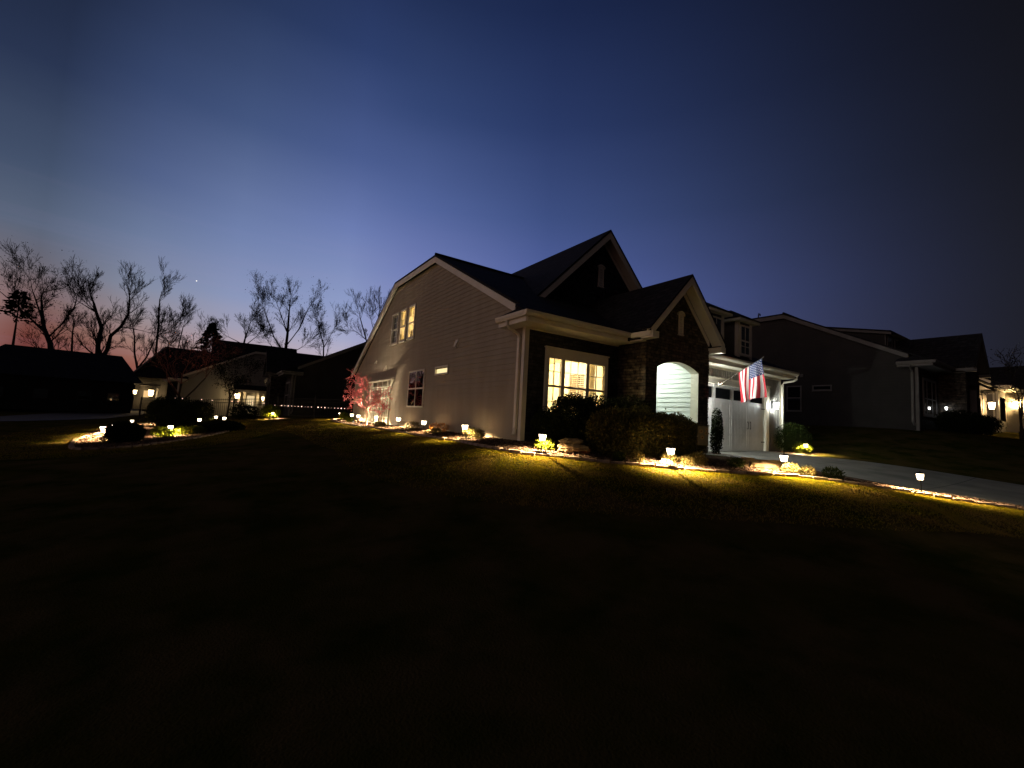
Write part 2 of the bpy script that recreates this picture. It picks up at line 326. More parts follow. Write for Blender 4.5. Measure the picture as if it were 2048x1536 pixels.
def poly_patch(name, poly, mt, off, step=.25, kind='structure'):
    """polygon (xy) draped on the ground: a grid clipped with the polygon by bisection"""
    import bmesh
    bm = bmesh.new(); vs = [bm.verts.new((x, y, 0)) for x, y in poly]; bm.faces.new(vs)
    xs = [p[0] for p in poly]; ys = [p[1] for p in poly]
    for ax, lo, hi in ((0, min(xs), max(xs)), (1, min(ys), max(ys))):
        c = math.floor(lo/step)*step+step
        while c < hi:
            co = (c, 0, 0) if ax == 0 else (0, c, 0); no = (1, 0, 0) if ax == 0 else (0, 1, 0)
            bmesh.ops.bisect_plane(bm, geom=bm.verts[:]+bm.edges[:]+bm.faces[:], plane_co=co, plane_no=no); c += step
    bm.normal_update()
    for v in bm.verts: v.co.z = h(v.co.x, v.co.y)+off
    me = bpy.data.meshes.new(name); bm.to_mesh(me); bm.free(); me.materials.append(mt)
    if sum(p.normal.z for p in me.polygons) < 0: me.flip_normals()
    o = bpy.data.objects.new(name, me); COL.objects.link(o); o['kind'] = kind
    return o
def smooth_path(P, n=12, closed=False):
    P = [np.array(p, float) for p in P]; out = []; k = len(P)
    for i in range(k if closed else k-1):
        a = P[(i-1) % k] if closed or i > 0 else P[0]; b = P[i]; c = P[(i+1) % k]; d = P[(i+2) % k] if closed or i+2 < k else P[-1]
        for j in range(n):
            t = j/n; out.append(.5*((2*b)+(c-a)*t+(2*a-5*b+4*c-d)*t*t+(3*b-a-3*c+d)*t**3))
    if not closed: out.append(P[-1])
    return out
# ------------------------------------------------------------------ house
def fr(mb, face, u0, u1, v0, v1, w0, w1, m=0):
    """box on a wall: u along the wall, v up, w outwards; face = ('front', y) looks to -Y, ('side', x) looks to -X"""
    k, p = face
    if k == 'front': mb.box(u0, u1, p-w1, p-w0, v0, v1, m)
    else: mb.box(p-w1, p-w0, u0, u1, v0, v1, m)
def window(parent, face, u0, u1, v0, v1, t=.07, head=None, rail=None, vm=(), hm=(), glass=None, mull=(), grid=True, label=None, proud=.05, pane_w=.032, mw=.022, sill=True):
    b = MB(); hd = head or t
    fr(b, face, u0, u0+t, v0, v1, -.05, proud); fr(b, face, u1-t, u1, v0, v1, -.05, proud)
    fr(b, face, u0+t, u1-t, v1-hd, v1, -.05, proud+.003); fr(b, face, u0+t, u1-t, v0, v0+t, -.05, proud+.002)
    if sill: fr(b, face, u0-.02, u1+.02, v0-.04, v0, 0, proud+.03)
    if head and head > .12: fr(b, face, u0-.03, u1+.03, v1, v1+.035, 0, proud+.03)
    for a, c in mull: fr(b, face, a, c, v0+t, v1-hd, -.045, proud-.006)
    if rail: fr(b, face, u0+t, u1-t, rail-.03, rail+.03, -.042, proud-.012)
    o = b.build('window', M['trim'], parent)
    if label: o['label'] = label
    if vm or hm:
        q = MB()
        for x in vm:
            x, a, c = x if isinstance(x, tuple) else (x, v0+t, v1-hd)
            fr(q, face, x-mw/2, x+mw/2, a, c, pane_w-.012, pane_w+.012)
        for z in hm:
            z, a, c = z if isinstance(z, tuple) else (z, u0+t, u1-t)
            fr(q, face, a, c, z-mw/2, z+mw/2, pane_w-.010, pane_w+.010)
        q.build('muntin', M['trim'], o)
    g = MB(); k_, p_ = face; ua, ub, va, vb = u0+t-.01, u1-t+.01, v0+t-.01, v1-hd+.01
    if k_ == 'front': g.face([(ua, p_-pane_w, va), (ub, p_-pane_w, va), (ub, p_-pane_w, vb), (ua, p_-pane_w, vb)])
    else: g.face([(p_-pane_w, ub, va), (p_-pane_w, ua, va), (p_-pane_w, ua, vb), (p_-pane_w, ub, vb)])
    g.build('pane', glass or M['dark_glass'], o)
    return o
def prof(P, y):
    for (a, za), (b, zb) in zip(P, P[1:]):
        if a <= y <= b: return za+(zb-za)*(y-a)/(b-a)
    return -9
def side_wall(parent, x, P, z0, holes, mt, sgn=-1, step=.155, name='wall'):
    """lap siding in real courses on the plane x, profile P = [(y, z)...] concave-free"""
    b = MB(); zt = max(z for _, z in P); z = z0
    def lims(zz):
        ys = np.linspace(P[0][0], P[-1][0], 700); ok = [y for y in ys if prof(P, y) >= zz-1e-6]
        return (ok[0], ok[-1]) if ok else None
    while z < zt-.01:
        z1 = min(z+step, zt-.004); A = lims(z); B = lims(z1)
        if not A or not B: break
        spans = [(A[0], A[1])]
        for (a, c, lo, hi) in holes:
            if (z+z1)/2 > lo and (z+z1)/2 < hi:
                ns = []
                for s0, s1 in spans:
                    if c <= s0 or a >= s1: ns.append((s0, s1)); continue
                    if a > s0: ns.append((s0, a))
                    if c < s1: ns.append((c, s1))
                spans = ns
        for i, (s0, s1) in enumerate(spans):
            t0 = B[0] if s0 == A[0] else s0; t1 = B[1] if s1 == A[1] else s1
            xo = x+sgn*.017; xi = x+sgn*.003
            f = [(xo, s1, z), (xo, s0, z), (xi, t0, z1), (xi, t1, z1)]
            g = [(xi, s1, z), (xi, s0, z), (xo, s0, z), (xo, s1, z)]
            if sgn > 0: f = f[::-1]; g = g[::-1]
            b.face(f); b.face(g)
        z = z1
    return b.build(name, mt, parent)
def roof_slab(b, poly, t=.09, m=0): b.prism(poly, (0, 0, -t), m)
def gable_roof(b, xc, hw, ya, yb, ztop, s, t=.09):
    for sg in (-1, 1):
        roof_slab(b, [(xc, ya, ztop), (xc, yb, ztop), (xc+sg*hw, yb, ztop-s*hw), (xc+sg*hw, ya, ztop-s*hw)], t)
def garage_door(parent, x0, x1, y, z0, z1):
    b = MB(); n = 4
    b.box(x0, x1, y+.03, y+.06, z0, z1)
    nsec = 4; hh = (z1-z0)/nsec
    for i in range(1, nsec): b.box(x0+.01, x1-.01, y+.022, y+.0299, z0+i*hh-.006, z0+i*hh+.02)
    w = (x1-x0)/n
    for i in range(n):
        a = x0+i*w; c = a+w
        b.box(a+.01, a+.13, y+.023, y+.0298, z0, z1-.005); b.box(c-.13, c-.01, y+.023, y+.0298, z0, z1-.005)
        b.box(a+.13, c-.13, y+.024, y+.0297, z1-.12, z1-.005); b.box(a+.13, c-.13, y+.024, y+.0297, z1-hh-.02, z1-hh+.09); b.box(a+.13, c-.13, y+.024, y+.0297, z0, z0+.1)
        k = 9
        for j in range(1, k): xx = a+.13+(w-.26)*j/k; b.box(xx-.012, xx+.012, y+.0265, y+.0296, z0+.1, z1-hh-.02)
    d = b.build('garage_door', M['door'], parent)
    for i in range(n):
        a = x0+i*w+.15; c = a+w-.30
        g = MB(); g.box(a, c, y+.010, y+.0285, z1-hh+.10, z1-.13); g.build('pane', M['dark_glass'], d)
    for s in (0, 2):
        xm = x0+(s+1)*w
        for sg in (-1, 1):
            q = MB(); xh = xm+sg*.09
            q.bar((xh, y-.03, z0+hh*1.45), (xh, y-.03, z0+hh*1.85), .02); q.box(xh-.03, xh+.03, y-.02, y, z0+hh*1.40, z0+hh*1.47); q.box(xh-.03, xh+.03, y-.02, y, z0+hh*1.82, z0+hh*1.9)
            q.build('handle', M['metal'], d)
    for zz in (.35, z1-z0-.75):
        for xx, sg in ((x0, 1), (x1, -1)):
            q = MB(); q.box(min(xx, xx+sg*.28), max(xx, xx+sg*.28), y-.012, y-.001, z0+zz, z0+zz+.035); q.build('hinge', M['metal'], d)
    return d
def arch_pts(xa, xb, zs, rise, n=14):
    w = (xb-xa)/2; R_ = (w*w+rise*rise)/(2*rise); cz = zs+rise-R_; xc = (xa+xb)/2
    return [(x, cz+math.sqrt(R_*R_-(x-xc)**2)) for x in np.linspace(xa, xb, n)]
def louver(parent, face, uc, v0, v1, w, arched=True):
    b = MB(); fr(b, face, uc-w/2, uc-w/2+.03, v0, v1, 0, .05); fr(b, face, uc+w/2-.03, uc+w/2, v0, v1, 0, .05); fr(b, face, uc-w/2-.02, uc+w/2+.02, v0-.03, v0, 0, .06)
    n = int((v1-v0)/.05)
    for i in range(n):
        z = v0+(v1-v0)*i/n; fr(b, face, uc-w/2+.03, uc+w/2-.03, z, z+.035, .005, .03+.01*(i % 2))
    for (x, z) in arch_pts(uc-w/2-.05, uc+w/2+.05, v1, .06, 8)[:-1]:
        pass
    A = arch_pts(uc-w/2-.06, uc+w/2+.06, v1, .08, 9); y = face[1]
    b.prism([(x, y-.06, z) for x, z in A[::-1]]+[(x, y-.06, z+.06) for x, z in A], (0, .055, 0))
    b.face([(x, y-.02, z) for x, z in A]+[(A[-1][0], y-.02, v1-.01), (A[0][0], y-.02, v1-.01)])
    return b.build('gable_vent', M['trim'], parent)
SP = [(0.0, 3.30), (.35, 3.42), (5.97, 6.42), (10.57, 6.42), (16.95, 2.75), (17.1, 2.70)]
def house(loc, rz, mirror, label, wall='siding', full=True, main=False, stone='stone', trim=None, biggable=True, porch=True):
    MIR[0] = mirror
    H0 = empty('house', loc, rz, label, 'house')
    tm = trim or M['trim']
    holes = []
    wt = [(8.03, 8.77, 3.72, 5.19), (9.08, 9.82, 3.72, 5.19), (10.13, 10.99, 3.72, 5.19)]
    small = (4.50, 5.62, 1.98, 2.30); sq = (6.57, 8.26, .79, 2.30)
    if main: holes = [(a+.03, b-.03, c+.03, d-.03) for a, b, c, d in wt+[small]]
    side_wall(H0, 0, SP, -.12, holes, M[wall])
    fdn = MB(); fdn.box(-.005, .2, .1, 17.0, -.8, -.121); fdn.build('foundation', M['concrete'], H0)
    # rear and far-side walls
    b = MB(); b.face([(0, 17.08, -.3), (13.5, 17.08, -.3), (13.5, 17.08, 2.7), (0, 17.08, 2.7)][::-1]); b.face([(13.5, 0, -.6), (13.5, 17.08, -.6), (13.5, 17.08, 3), (13.5, 0, 3)]); b.build('rear_wall', M[wall], H0)
    # front wall (stone) with window opening
    X0, X1, Z0, Z1 = .67, 3.07, .62, 2.52
    b = MB()
    def rect(x0, x1, z0, z1, y=0): b.face([(x0, y, z0), (x1, y, z0), (x1, y, z1), (x0, y, z1)])
    rect(.1, X0+.05, -.3, 3.0); rect(X1-.05, 3.6, -.3, 3.0); rect(X0+.05, X1-.05, -.3, Z0+.05); rect(X0+.05, X1-.05, Z1-.05, 3.0)
    b.build('front_wall', M['slate' if stone == 'stone' else stone], H0)
    # porch wing: gable wall with arch
    if porch:
        xl, xr, yf = 3.55, 6.71, -1.05; xa, xb = 4.07, 6.19; b = MB(); T = .28
        A = arch_pts(xa, xb, 2.30, .25, 21)
        gz = lambda x: 5.06-abs(x-5.13)*1.0
        rect2 = lambda x0, x1, y, za, zb, zc, zd: b.face([(x0, y, za), (x1, y, zb), (x1, y, zc), (x0, y, zd)])
        rect2(xl, xa, yf, -.5, -.5, gz(xa), gz(xl)); rect2(xb, xr, yf, -.5, -.5, gz(xr), gz(xb))
        for (p, q) in zip(A, A[1:]): rect2(p[0], q[0], yf, p[1], q[1], gz(q[0]), gz(p[0]))
        b.face([(xl, 0, -.5), (xl, yf, -.5), (xl, yf, 3.1), (xl, 0, 3.1)])
        b.face([(xr, yf, -.5), (xr, -.27, -.5), (xr, -.27, 3.1), (xr, yf, 3.1)])
        # corner stones give the edge a broken outline
        rnd = random.Random(4); z = -.4
        while z < 3.0:
            hh = rnd.uniform(.07, .14); L1 = rnd.uniform(.12, .35); L2 = rnd.uniform(.1, .3); pr = rnd.uniform(.01, .035)
            b.box(xl-pr, xl+L2, yf-pr, yf+L1, z, z+hh-.008); b.box(xr-L2, xr+pr, yf-pr*1.1, yf+L1, z, z+hh-.009)
            z += hh
        rnd = random.Random(9)
        for i in range(230):
            if i % 3 == 0: # left flank
                hh = rnd.uniform(.06, .13); y = rnd.uniform(yf+.05, -.3); z = rnd.uniform(-.2, 2.85); b.box(xl-rnd.uniform(.006, .03), xl+.01, y, y+rnd.uniform(.1, .3), z, z+hh)
            else:
                hh = rnd.uniform(.05, .12); x = rnd.uniform(xl+.03, xr-.3); w_ = rnd.uniform(.12, .34); z = rnd.uniform(-.2, 4.3)
                if x+w_ > xa-.02 and x < xb+.02 and z < 2.58: continue
                if z+hh > min(gz(x), gz(x+w_))-.2: continue
                if 4.98 < x+w_ and x < 5.3 and 3.2 < z < 4.2: continue
                b.box(x, x+w_, yf-rnd.uniform(.006, .03), yf+.01, z, z+hh)
        b.build('stone_porch', M[stone], H0)
        # white reveal of the arch
        b = MB()
        b.box(xb-.001, xb+.04, yf+.012, yf+T, -.3, 2.30); b.box(xa-.04, xa+.001, yf+.012, yf+T, -.3, 2.30)
        for (p, q) in zip(A, A[1:]): b.prism([(p[0], yf+.012, p[1]), (q[0], yf+.012, q[1]), (q[0], yf+.012, q[1]+.04), (p[0], yf+.012, p[1]+.04)], (0, T-.012, 0))
        b.build('arch_trim', tm, H0)
        # recess
        if main:
            b = MB(); xi, xj, yj, zc = 3.95, 6.42, 2.1, 2.78
            z = -.2
            while z < zc-.01:
                z1 = min(z+.16, zc)
                b.face([(xj-.042, yf+T, z), (xj-.042, yj, z), (xj-.004, yj, z1), (xj-.004, yf+T, z1)]); b.face([(xj-.004, yf+T, z), (xj-.004, yj, z), (xj-.042, yj, z), (xj-.042, yf+T, z)][::-1])
                b.face([(xi+.042, yj, z), (xi+.042, yf+T, z), (xi+.004, yf+T, z1), (xi+.004, yj, z1)])
                b.face([(xi, yj-.018, z), (xj, yj-.018, z), (xj, yj-.004, z1), (xi, yj-.004, z1)])
                z = z1
            # inner face of the arch wall
            for (p, q) in zip(A, A[1:]): b.face([(p[0], yf+T, p[1]), (q[0], yf+T, q[1]), (q[0], yf+T, zc), (p[0], yf+T, zc)][::-1])
            b.face([(xi, yf+T, -.2), (xa, yf+T, -.2), (xa, yf+T, zc), (xi, yf+T, zc)][::-1]); b.face([(xb, yf+T, -.2), (xj, yf+T, -.2), (xj, yf+T, zc), (xb, yf+T, zc)][::-1])
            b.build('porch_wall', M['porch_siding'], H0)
            b = MB(); b.box(xi, xj, yf+T, yj, zc, zc+.05); b.build('porch_ceiling', tm, H0)
            b = MB(); b.box(xi-.2, xj+.2, yf-.1, yj, -.35, -.06); b.build('porch_floor', M['concrete'], H0)
            d = MB(); d.box(4.4, 5.4, yj-.06, yj-.02, -.05, 2.1); d.box(4.5, 4.9, yj-.075, yj-.061, 1.2, 1.95); d.box(4.55, 5.25, yj-.075, yj-.061, .15, 1.05)
            d = d.build('front_door', M['bronze'], H0)
            k = MB(); k.tube([(5.3, yj-.06, 1.0), (5.3, yj-.13, 1.0)], .02, 8); k.build('handle', M['metal'], d)
            b = MB(); b.tube([(5.2, .75, 2.78), (5.2, .75, 2.70)], [.13, .14], 16); lf = b.build('porch_light', emis('porch_bulb', (.9, 1, .93), 14), H0)
            point('porch_lamp', (5.2, .75, 2.62), 140, (.90, 1, .93), .06, H0)
        # porch roof, fascia, soffit
        b = MB(); gable_roof(b, 5.13, 1.93, -1.47, 3.2, 5.25, 1.0, .07); b.build('porch_roof', M['roof'], H0)
        b = MB()
        for sg in (-1, 1):
            X = lambda d: 5.13+sg*d
            b.prism([(X(0), -1.46, 5.17), (X(1.86), -1.46, 3.31), (X(1.86), -1.46, 3.10), (X(1.83), -1.46, 3.10), (X(0), -1.46, 4.93)], (0, .03, 0))
            # underside of the rake
            b.prism([(X(0), -1.43, 5.14), (X(0), -1.06, 5.14), (X(1.80), -1.06, 3.34), (X(1.80), -1.43, 3.34)], (0, 0, -.06))
            b.prism([(X(0), -1.09, 5.0), (X(0), -1.056, 5.0), (X(1.58), -1.056, 3.42), (X(1.58), -1.09, 3.42)], (0, 0, -.16))
        # boxed returns
        b.box(3.27, 3.54, -1.49, -1.07, 3.02, 3.20); b.box(6.72, 6.99, -1.49, -.29, 3.02, 3.20)
        b.box(3.24, 3.36, -1.40, -.73, 3.07, 3.21); b.box(3.361, 3.54, -1.06, -.61, 2.98, 3.02)
        b.build('porch_fascia', tm, H0)
        louver(H0, ('front', yf), 5.15, 3.42, 4.02, .21)
    # corner board, frieze, soffit, gutter
    b = MB(); b.box(-.042, .1, -.02, .001, -.14, 2.968); b.box(-.042, -.004, .0012, .1, -.14, 3.2); b.build('corner_board', tm, H0)
    b = MB(); b.box(.1, 3.545, -.02, -.003, 2.93, 2.968); b.box(-.42, 3.54, -.60, -.001, 2.97, 3.0); b.box(-.42, 3.24, -.625, -.601, 2.97, 3.19); b.box(-.445, -.421, -.60, .67, 2.97, 3.19); b.box(-.42, -.0235, .001, .67, 2.97, 3.0); b.box(-.42, -.02, .671, .69, 2.97, 3.2)
    b.build('soffit', tm, H0)
    b = MB()
    def gut(x0, x1, y0, y1, z0, z1): b.box(x0, x1, y0, y1, z0, z1)
    b.prism([(-.55, -.627, 3.09), (-.55, -.71, 3.09), (-.55, -.75, 3.16), (-.55, -.755, 3.22), (-.55, -.627, 3.22)], (3.79, 0, 0))
    b.prism([(-.447, -.626, 3.09), (-.52, -.626, 3.09), (-.555, -.626, 3.16), (-.56, -.626, 3.22), (-.447, -.626, 3.22)], (0, 1.32, 0))
    g = b.build('gutter', tm, H0)
    b = MB(); b.tube([(-.49, .2, 3.1), (-.47, .2, 2.99), (-.38, .2, 2.90), (-.12, .2, 2.80), (-.065, .2, 2.70)], .042, 8); b.box(-.10, -.025, .15, .25, .28, 2.70); b.bar((-.062, .2, .30), (-.16, .12, .12), .075); b.build('downspout', tm, H0)
    # main roof
    xr_, xe, ye = 13.95, 7.15, -.78; ZT = 6.66
    b = MB()
    roof_slab(b, [(-.52, -.66, 3.20), (6.95, -.66, 3.20), (6.95, ye, 3.137), (xr_, ye, 3.137), (xe, 5.97, ZT), (-.19, 5.97, ZT), (-.19, .05, 3.57), (-.52, -.2, 3.44)], .07)
    roof_slab(b, [(-.19, 5.97, ZT), (xe, 5.97, ZT), (xe, 10.57, ZT), (-.19, 10.57, ZT)], .07)
    roof_slab(b, [(-.19, 10.57, ZT), (xe, 10.57, ZT), (xr_, 17.5, 2.75), (-.19, 17.5, 2.75)], .07)
    roof_slab(b, [(xr_, ye, 3.137), (xr_, 17.5, 2.75), (xe, 10.57, ZT), (xe, 5.97, ZT)], .07)
    roof_slab(b, [(-.53, -.66, 3.22), (-.53, .74, 3.22), (-.01, .74, 3.44), (-.01, .05, 3.58)], .05)
    b.tube([(-.19, 5.97, ZT+.02), (xe, 5.97, ZT+.02)], .06, 6)
    b.build('roof', M['roof'], H0)
    # rake fascia boards along the profile
    b = MB(); RP = [(.30, 3.61), (5.97, 6.575), (10.57, 6.575), (17.42, 2.70)]
    for (y0, z0), (y1, z1) in zip(RP, RP[1:]):
        b.prism([(-.185, y0, z0), (-.185, y1, z1), (-.185, y1, z1-.22), (-.185, y0, z0-.22)], (.03, 0, 0))
        b.prism([(-.154, y0, z0-.02), (-.154, y1, z1-.02), (-.154, y1, z1-.06), (-.154, y0, z0-.06)], (.15, 0, 0))
    b.build('rake_fascia', tm, H0)
    # big front gable
    if biggable:
        gx, gy, gh = 5.34, 2.64, 7.9; s = .97
        b = MB(); b.face([(gx-3.2, gy, gh-.15-3.2*s), (gx-3.2, gy, 4.2), (gx+3.2, gy, 4.2), (gx+3.2, gy, gh-.15-3.2*s), (gx, gy, gh-.15)][::-1] if False else [(gx-3.2, gy, 4.2), (gx+3.2, gy, 4.2), (gx+3.2, gy, gh-.15-3.2*s), (gx, gy, gh-.15), (gx-3.2, gy, gh-.15-3.2*s)]); b.build('gable_wall', M['slate' if stone == 'stone' else stone], H0)
        b = MB(); gable_roof(b, gx, 3.42, 2.17, 10.4, gh+.10, s, .08); b.build('gable_roof', M['roof'], H0)
        b = MB()
        for sg in (-1, 1):
            X = lambda d: gx+sg*d
            b.prism([(X(0), 2.18, gh), (X(3.36), 2.18, gh-3.36*s), (X(3.2), 2.18, gh-.09-3.36*s), (X(0), 2.18, gh-.27)], (0, .03, 0))
            b.prism([(X(0), 2.21, gh), (X(0), 2.63, gh), (X(3.3), 2.63, gh-3.3*s), (X(3.3), 2.21, gh-3.3*s)], (0, 0, -.05))
            b.prism([(X(0), 2.60, gh-.1), (X(0), 2.637, gh-.1), (X(3.2), 2.637, gh-.1-3.2*s), (X(3.2), 2.60, gh-.1-3.2*s)], (0, 0, -.14))
        b.build('gable_fascia', tm, H0)
        louver(H0, ('front', gy), gx, 5.84, 6.58, .27)
    # garage
    gyw = -.28; zb = -.26; b = MB()
    dx0, dx1, dz = 7.18, 12.18, 2.2
    b.face([(6.70, gyw, 2.3), (13.5, gyw, 2.3), (13.5, gyw, 2.9), (6.70, gyw, 2.9)]); b.face([(6.70, gyw, zb-.2), (dx0-.1, gyw, zb-.2), (dx0-.1, gyw, 2.3), (6.7, gyw, 2.3)]); b.face([(dx1+.1, gyw, zb-.2), (13.5, gyw, zb-.2), (13.5, gyw, 2.3), (dx1+.1, gyw, 2.3)])
    b.face([(13.5, gyw, zb-.3), (13.5, .02, zb-.3), (13.5, .02, 3), (13.5, gyw, 3)])
    x = 6.8
    while x < 13.45:
        lo = 2.42 if dx0-.2 < x < dx1+.2 else zb
        b.box(x-.018, x+.018, gyw-.022, gyw, lo, 2.84); x += .2
    b.build('garage_wall', M['batten'], H0)
    b = MB()
    b.box(dx0-.14, dx0, gyw-.04, gyw+.05, zb, dz); b.box(dx1, dx1+.24, gyw-.06, gyw+.05, zb, dz+.0)
    b.box(dx0-.2, dx1+.30, gyw-.055, gyw+.04, dz+.001, dz+.21); b.box(dx0-.24, dx1+.34, gyw-.09, gyw, dz+.211, dz+.25)
    b.box(13.42, 13.52, gyw-.03, gyw+.08, zb, 2.84); b.box(6.72, 13.5, gyw-.03, gyw-.001, 2.76, 2.846)
    b.build('garage_trim', tm, H0)
    garage_door(H0, dx0, dx1, gyw+.02, zb+.005, dz)
    b = MB(); b.box(6.72, 13.7, -.74, gyw-.002, 2.85, 2.88); b.box(6.95, 13.8, -.745, -.72, 2.85, 3.12); b.build('garage_soffit', tm, H0)
    b = MB(); b.prism([(7.0, -.747, 3.0), (7.0, -.83, 3.0), (7.0, -.87, 3.06), (7.0, -.875, 3.135), (7.0, -.747, 3.135)], (6.93, 0, 0)); b.prism([(13.82, -.745, 3.0), (13.93, -.745, 3.0), (13.94, -.745, 3.13), (13.82, -.745, 3.13)], (0, 17, 0)); b.build('garage_gutter', tm, H0)
    b = MB(); b.tube([(13.86, -.80, 3.0), (13.85, -.79, 2.86), (13.76, -.70, 2.76), (13.56, -.40, 2.70), (13.56, -.36, 2.6)], .045, 8); b.box(13.525, 13.60, -.40, -.31, zb-.05, 2.6); b.build('garage_downspout', tm, H0)
    # two roof dormers over the garage
    if full:
        for i, dx in enumerate((8.05, 10.13)):
            dw = 1.05; yf = -.2; z0, z1 = 3.36, 4.86
            b = MB(); b.face([(dx, yf, z0), (dx+dw, yf, z0), (dx+dw, yf, z1), (dx, yf, z1)]); b.face([(dx, yf, z0), (dx, yf, z1), (dx, 3.0, z1), (dx, 3.0, z0)]); b.face([(dx+dw, yf, z0), (dx+dw, yf, z1), (dx+dw, 3.0, z1), (dx+dw, 3.0, z0)][::-1])
            d = b.build('dormer', M['siding2'], H0)
            b = MB(); b.box(dx-.015, dx+.14, yf-.03, yf-.001, z0, z1); b.box(dx+dw-.14, dx+dw+.015, yf-.03, yf-.001, z0, z1); b.box(dx-.02, dx-.001, yf-.03, yf+.1, z0, z1)
            e = .24; b.box(dx-e, dx+dw+e, yf-e, 2.6, z1, z1+.12); b.build('dormer_trim', tm, d)
            b = MB(); c = dx+dw/2; zt = z1+.13; r = dw/2+e+.03; ap = zt+.50
            for f in ([(dx-e-.03, yf-e-.03, zt), (dx+dw+e+.03, yf-e-.03, zt), (c, yf-e+r, ap)], [(dx-e-.03, yf-e-.03, zt), (c, yf-e+r, ap), (c, 3.4, ap), (dx-e-.03, 3.4, zt)], [(dx+dw+e+.03, yf-e-.03, zt), (dx+dw+e+.03, 3.4, zt), (c, 3.4, ap), (c, yf-e+r, ap)]): b.prism(f, (0, 0, -.05))
            b.build('dormer_roof', M['roof'], d)
            window(d, ('front', yf), dx+.15, dx+dw-.15, z0+.17, z1-.12, .06, rail=(z0+z1)/2, hm=(z0+.53,), vm=(c,))
    MIR[0] = False
    return H0, wt, small, sq, (X0, X1, Z0, Z1)
# ---- the main house
HM, wt, small, sq, fw = house((0, 0, 0), 0, False, 'house with taupe lap siding, dark stone front, tall front gable and lit arched porch', main=True)
# front window: three lights
X0, X1, Z0, Z1 = fw
window(HM, ('front', 0), X0, X1, Z0, Z1, .13, head=.27, rail=1.49, mull=((1.25, 1.37), (2.19, 2.31)), vm=(1.03, 1.64, 1.92, 2.63), hm=((1.90, X0+.13, X1-.13), (1.07, X0+.13, X1-.13)), glass=M['glass'], mw=.018, pane_w=-.03)
b = MB()
def room(b, x0, x1, y0, y1, z0, z1, face, hole):
    q = [(x0,y0,z0),(x1,y0,z0),(x1,y1,z0),(x0,y1,z0),(x0,y0,z1),(x1,y0,z1),(x1,y1,z1),(x0,y1,z1)]
    for nm, f in (('b',(0,1,2,3)),('t',(4,7,6,5)),('front',(0,4,5,1)),('r',(1,5,6,2)),('k',(2,6,7,3)),('side',(3,7,4,0))):
        if nm == face:
            u0, u1, v0, v1 = hole
            P = (lambda u, v: (u, y0, v)) if face == 'front' else (lambda u, v: (x0, u, v))
            a0, a1 = (x0, x1) if face == 'front' else (y0, y1)
            for (p, r, s, t) in ((a0,u0,z0,z1),(u1,a1,z0,z1),(u0,u1,z0,v0),(u0,u1,v1,z1)): b.face([P(p,s),P(p,t),P(r,t),P(r,s)])
        else: b.face([q[i] for i in f])
room(b, .35, 3.40, .08, 3.9, .05, 2.62, 'front', (X0+.04, X1-.04, Z0+.04, Z1-.15))
b.build('front_room', M['cream'], HM)
point('front_room_lamp', (1.2, 1.9, 2.3), 600, (1, .85, .58), .12, HM)
# curtains and the shuttered inner window
for a, c in ((.80, 1.0), (2.55, 2.86)):
    q = MB(); n = 26
    for i in range(n): 
        xa_ = a+(c-a)*i/n; xb_ = a+(c-a)*(i+1)/n; ya_ = .22+.03*math.sin(i*1.6); yb_ = .22+.03*math.sin((i+1)*1.6)
        q.face([(xa_, ya_, .1), (xb_, yb_, .1), (xb_, yb_, 2.45), (xa_, ya_, 2.45)])
    q.build('curtain', M['curtain'], HM)
q = MB(); q.box(3.34, 3.395, .85, 2.0, .9, 2.2); zz = .96
for k in range(17): q.box(3.30, 3.339, .90, 1.40, zz, zz+.042, 1); q.box(3.30, 3.339, 1.45, 1.95, zz, zz+.042, 1); zz += .07
q.build('shutter', [M['blind_w'], M['blind']], HM)
q = MB()
for k in range(30): q.box(.82, 1.06, .30, .335, .75+k*.055, .755+k*.055)
q.build('blind', M['blind_w'], HM)
q = MB(); q.box(.9, 2.0, .9, 1.5, .68, .72); q.box(.95, 1.0, .95, 1.45, .06, .68); q.box(1.9, 1.95, .95, 1.45, .06, .68); q.build('table', M['blind'], HM)
# upstairs triple window and room
for i, (a, c, z0, z1) in enumerate(wt):
    w = window(HM, ('side', 0), a, c, z0, z1, .075, rail=4.42, vm=((a+c)/2,), hm=(4.75, 4.1), glass=M['glass'] if i < 2 else glass_mat('sky_glass', 4.2, (.25,.25,.28)), mw=.016, pane_w=-.03)
    if i < 2:
        q = MB(); lo = 4.42 if i == 1 else 4.75
        z = lo
        while z < 5.1: q.face([(.11, a+.04, z), (.11, c-.04, z), (.13, c-.04, z+.045), (.13, a+.04, z+.045)]); z += .05
        q.build('blind', M['blind_w'], w)
b = MB(); room(b, .07, 3.0, 7.6, 9.95, 3.3, 5.4, 'side', (8.06, 9.79, 3.75, 5.16)); b.build('upstairs_room', M['cream'], HM)
b = MB(); b.box(.3, 1.2, 8.9, 9.4, 3.3, 4.25); b.build('dresser', M['blind'], HM)
point('upstairs_lamp', (1.2, 8.3, 4.9), 150, (1, .76, .40), .1, HM)
# side: small obscured window, square window
window(HM, ('side', 0), *small[:2], small[2], small[3], .05, glass=emis('lit_obscure_glass', (1, .80, .40), 1.15), sill=False, pane_w=-.03)
window(HM, ('side', 0), *sq[:2], sq[2], sq[3], .055, rail=1.55, vm=((sq[0]+sq[1])/2,), mw=.05, glass=glass_mat('sky_mirror_glass', 3.2, (.02,.02,.02)), sill=False)
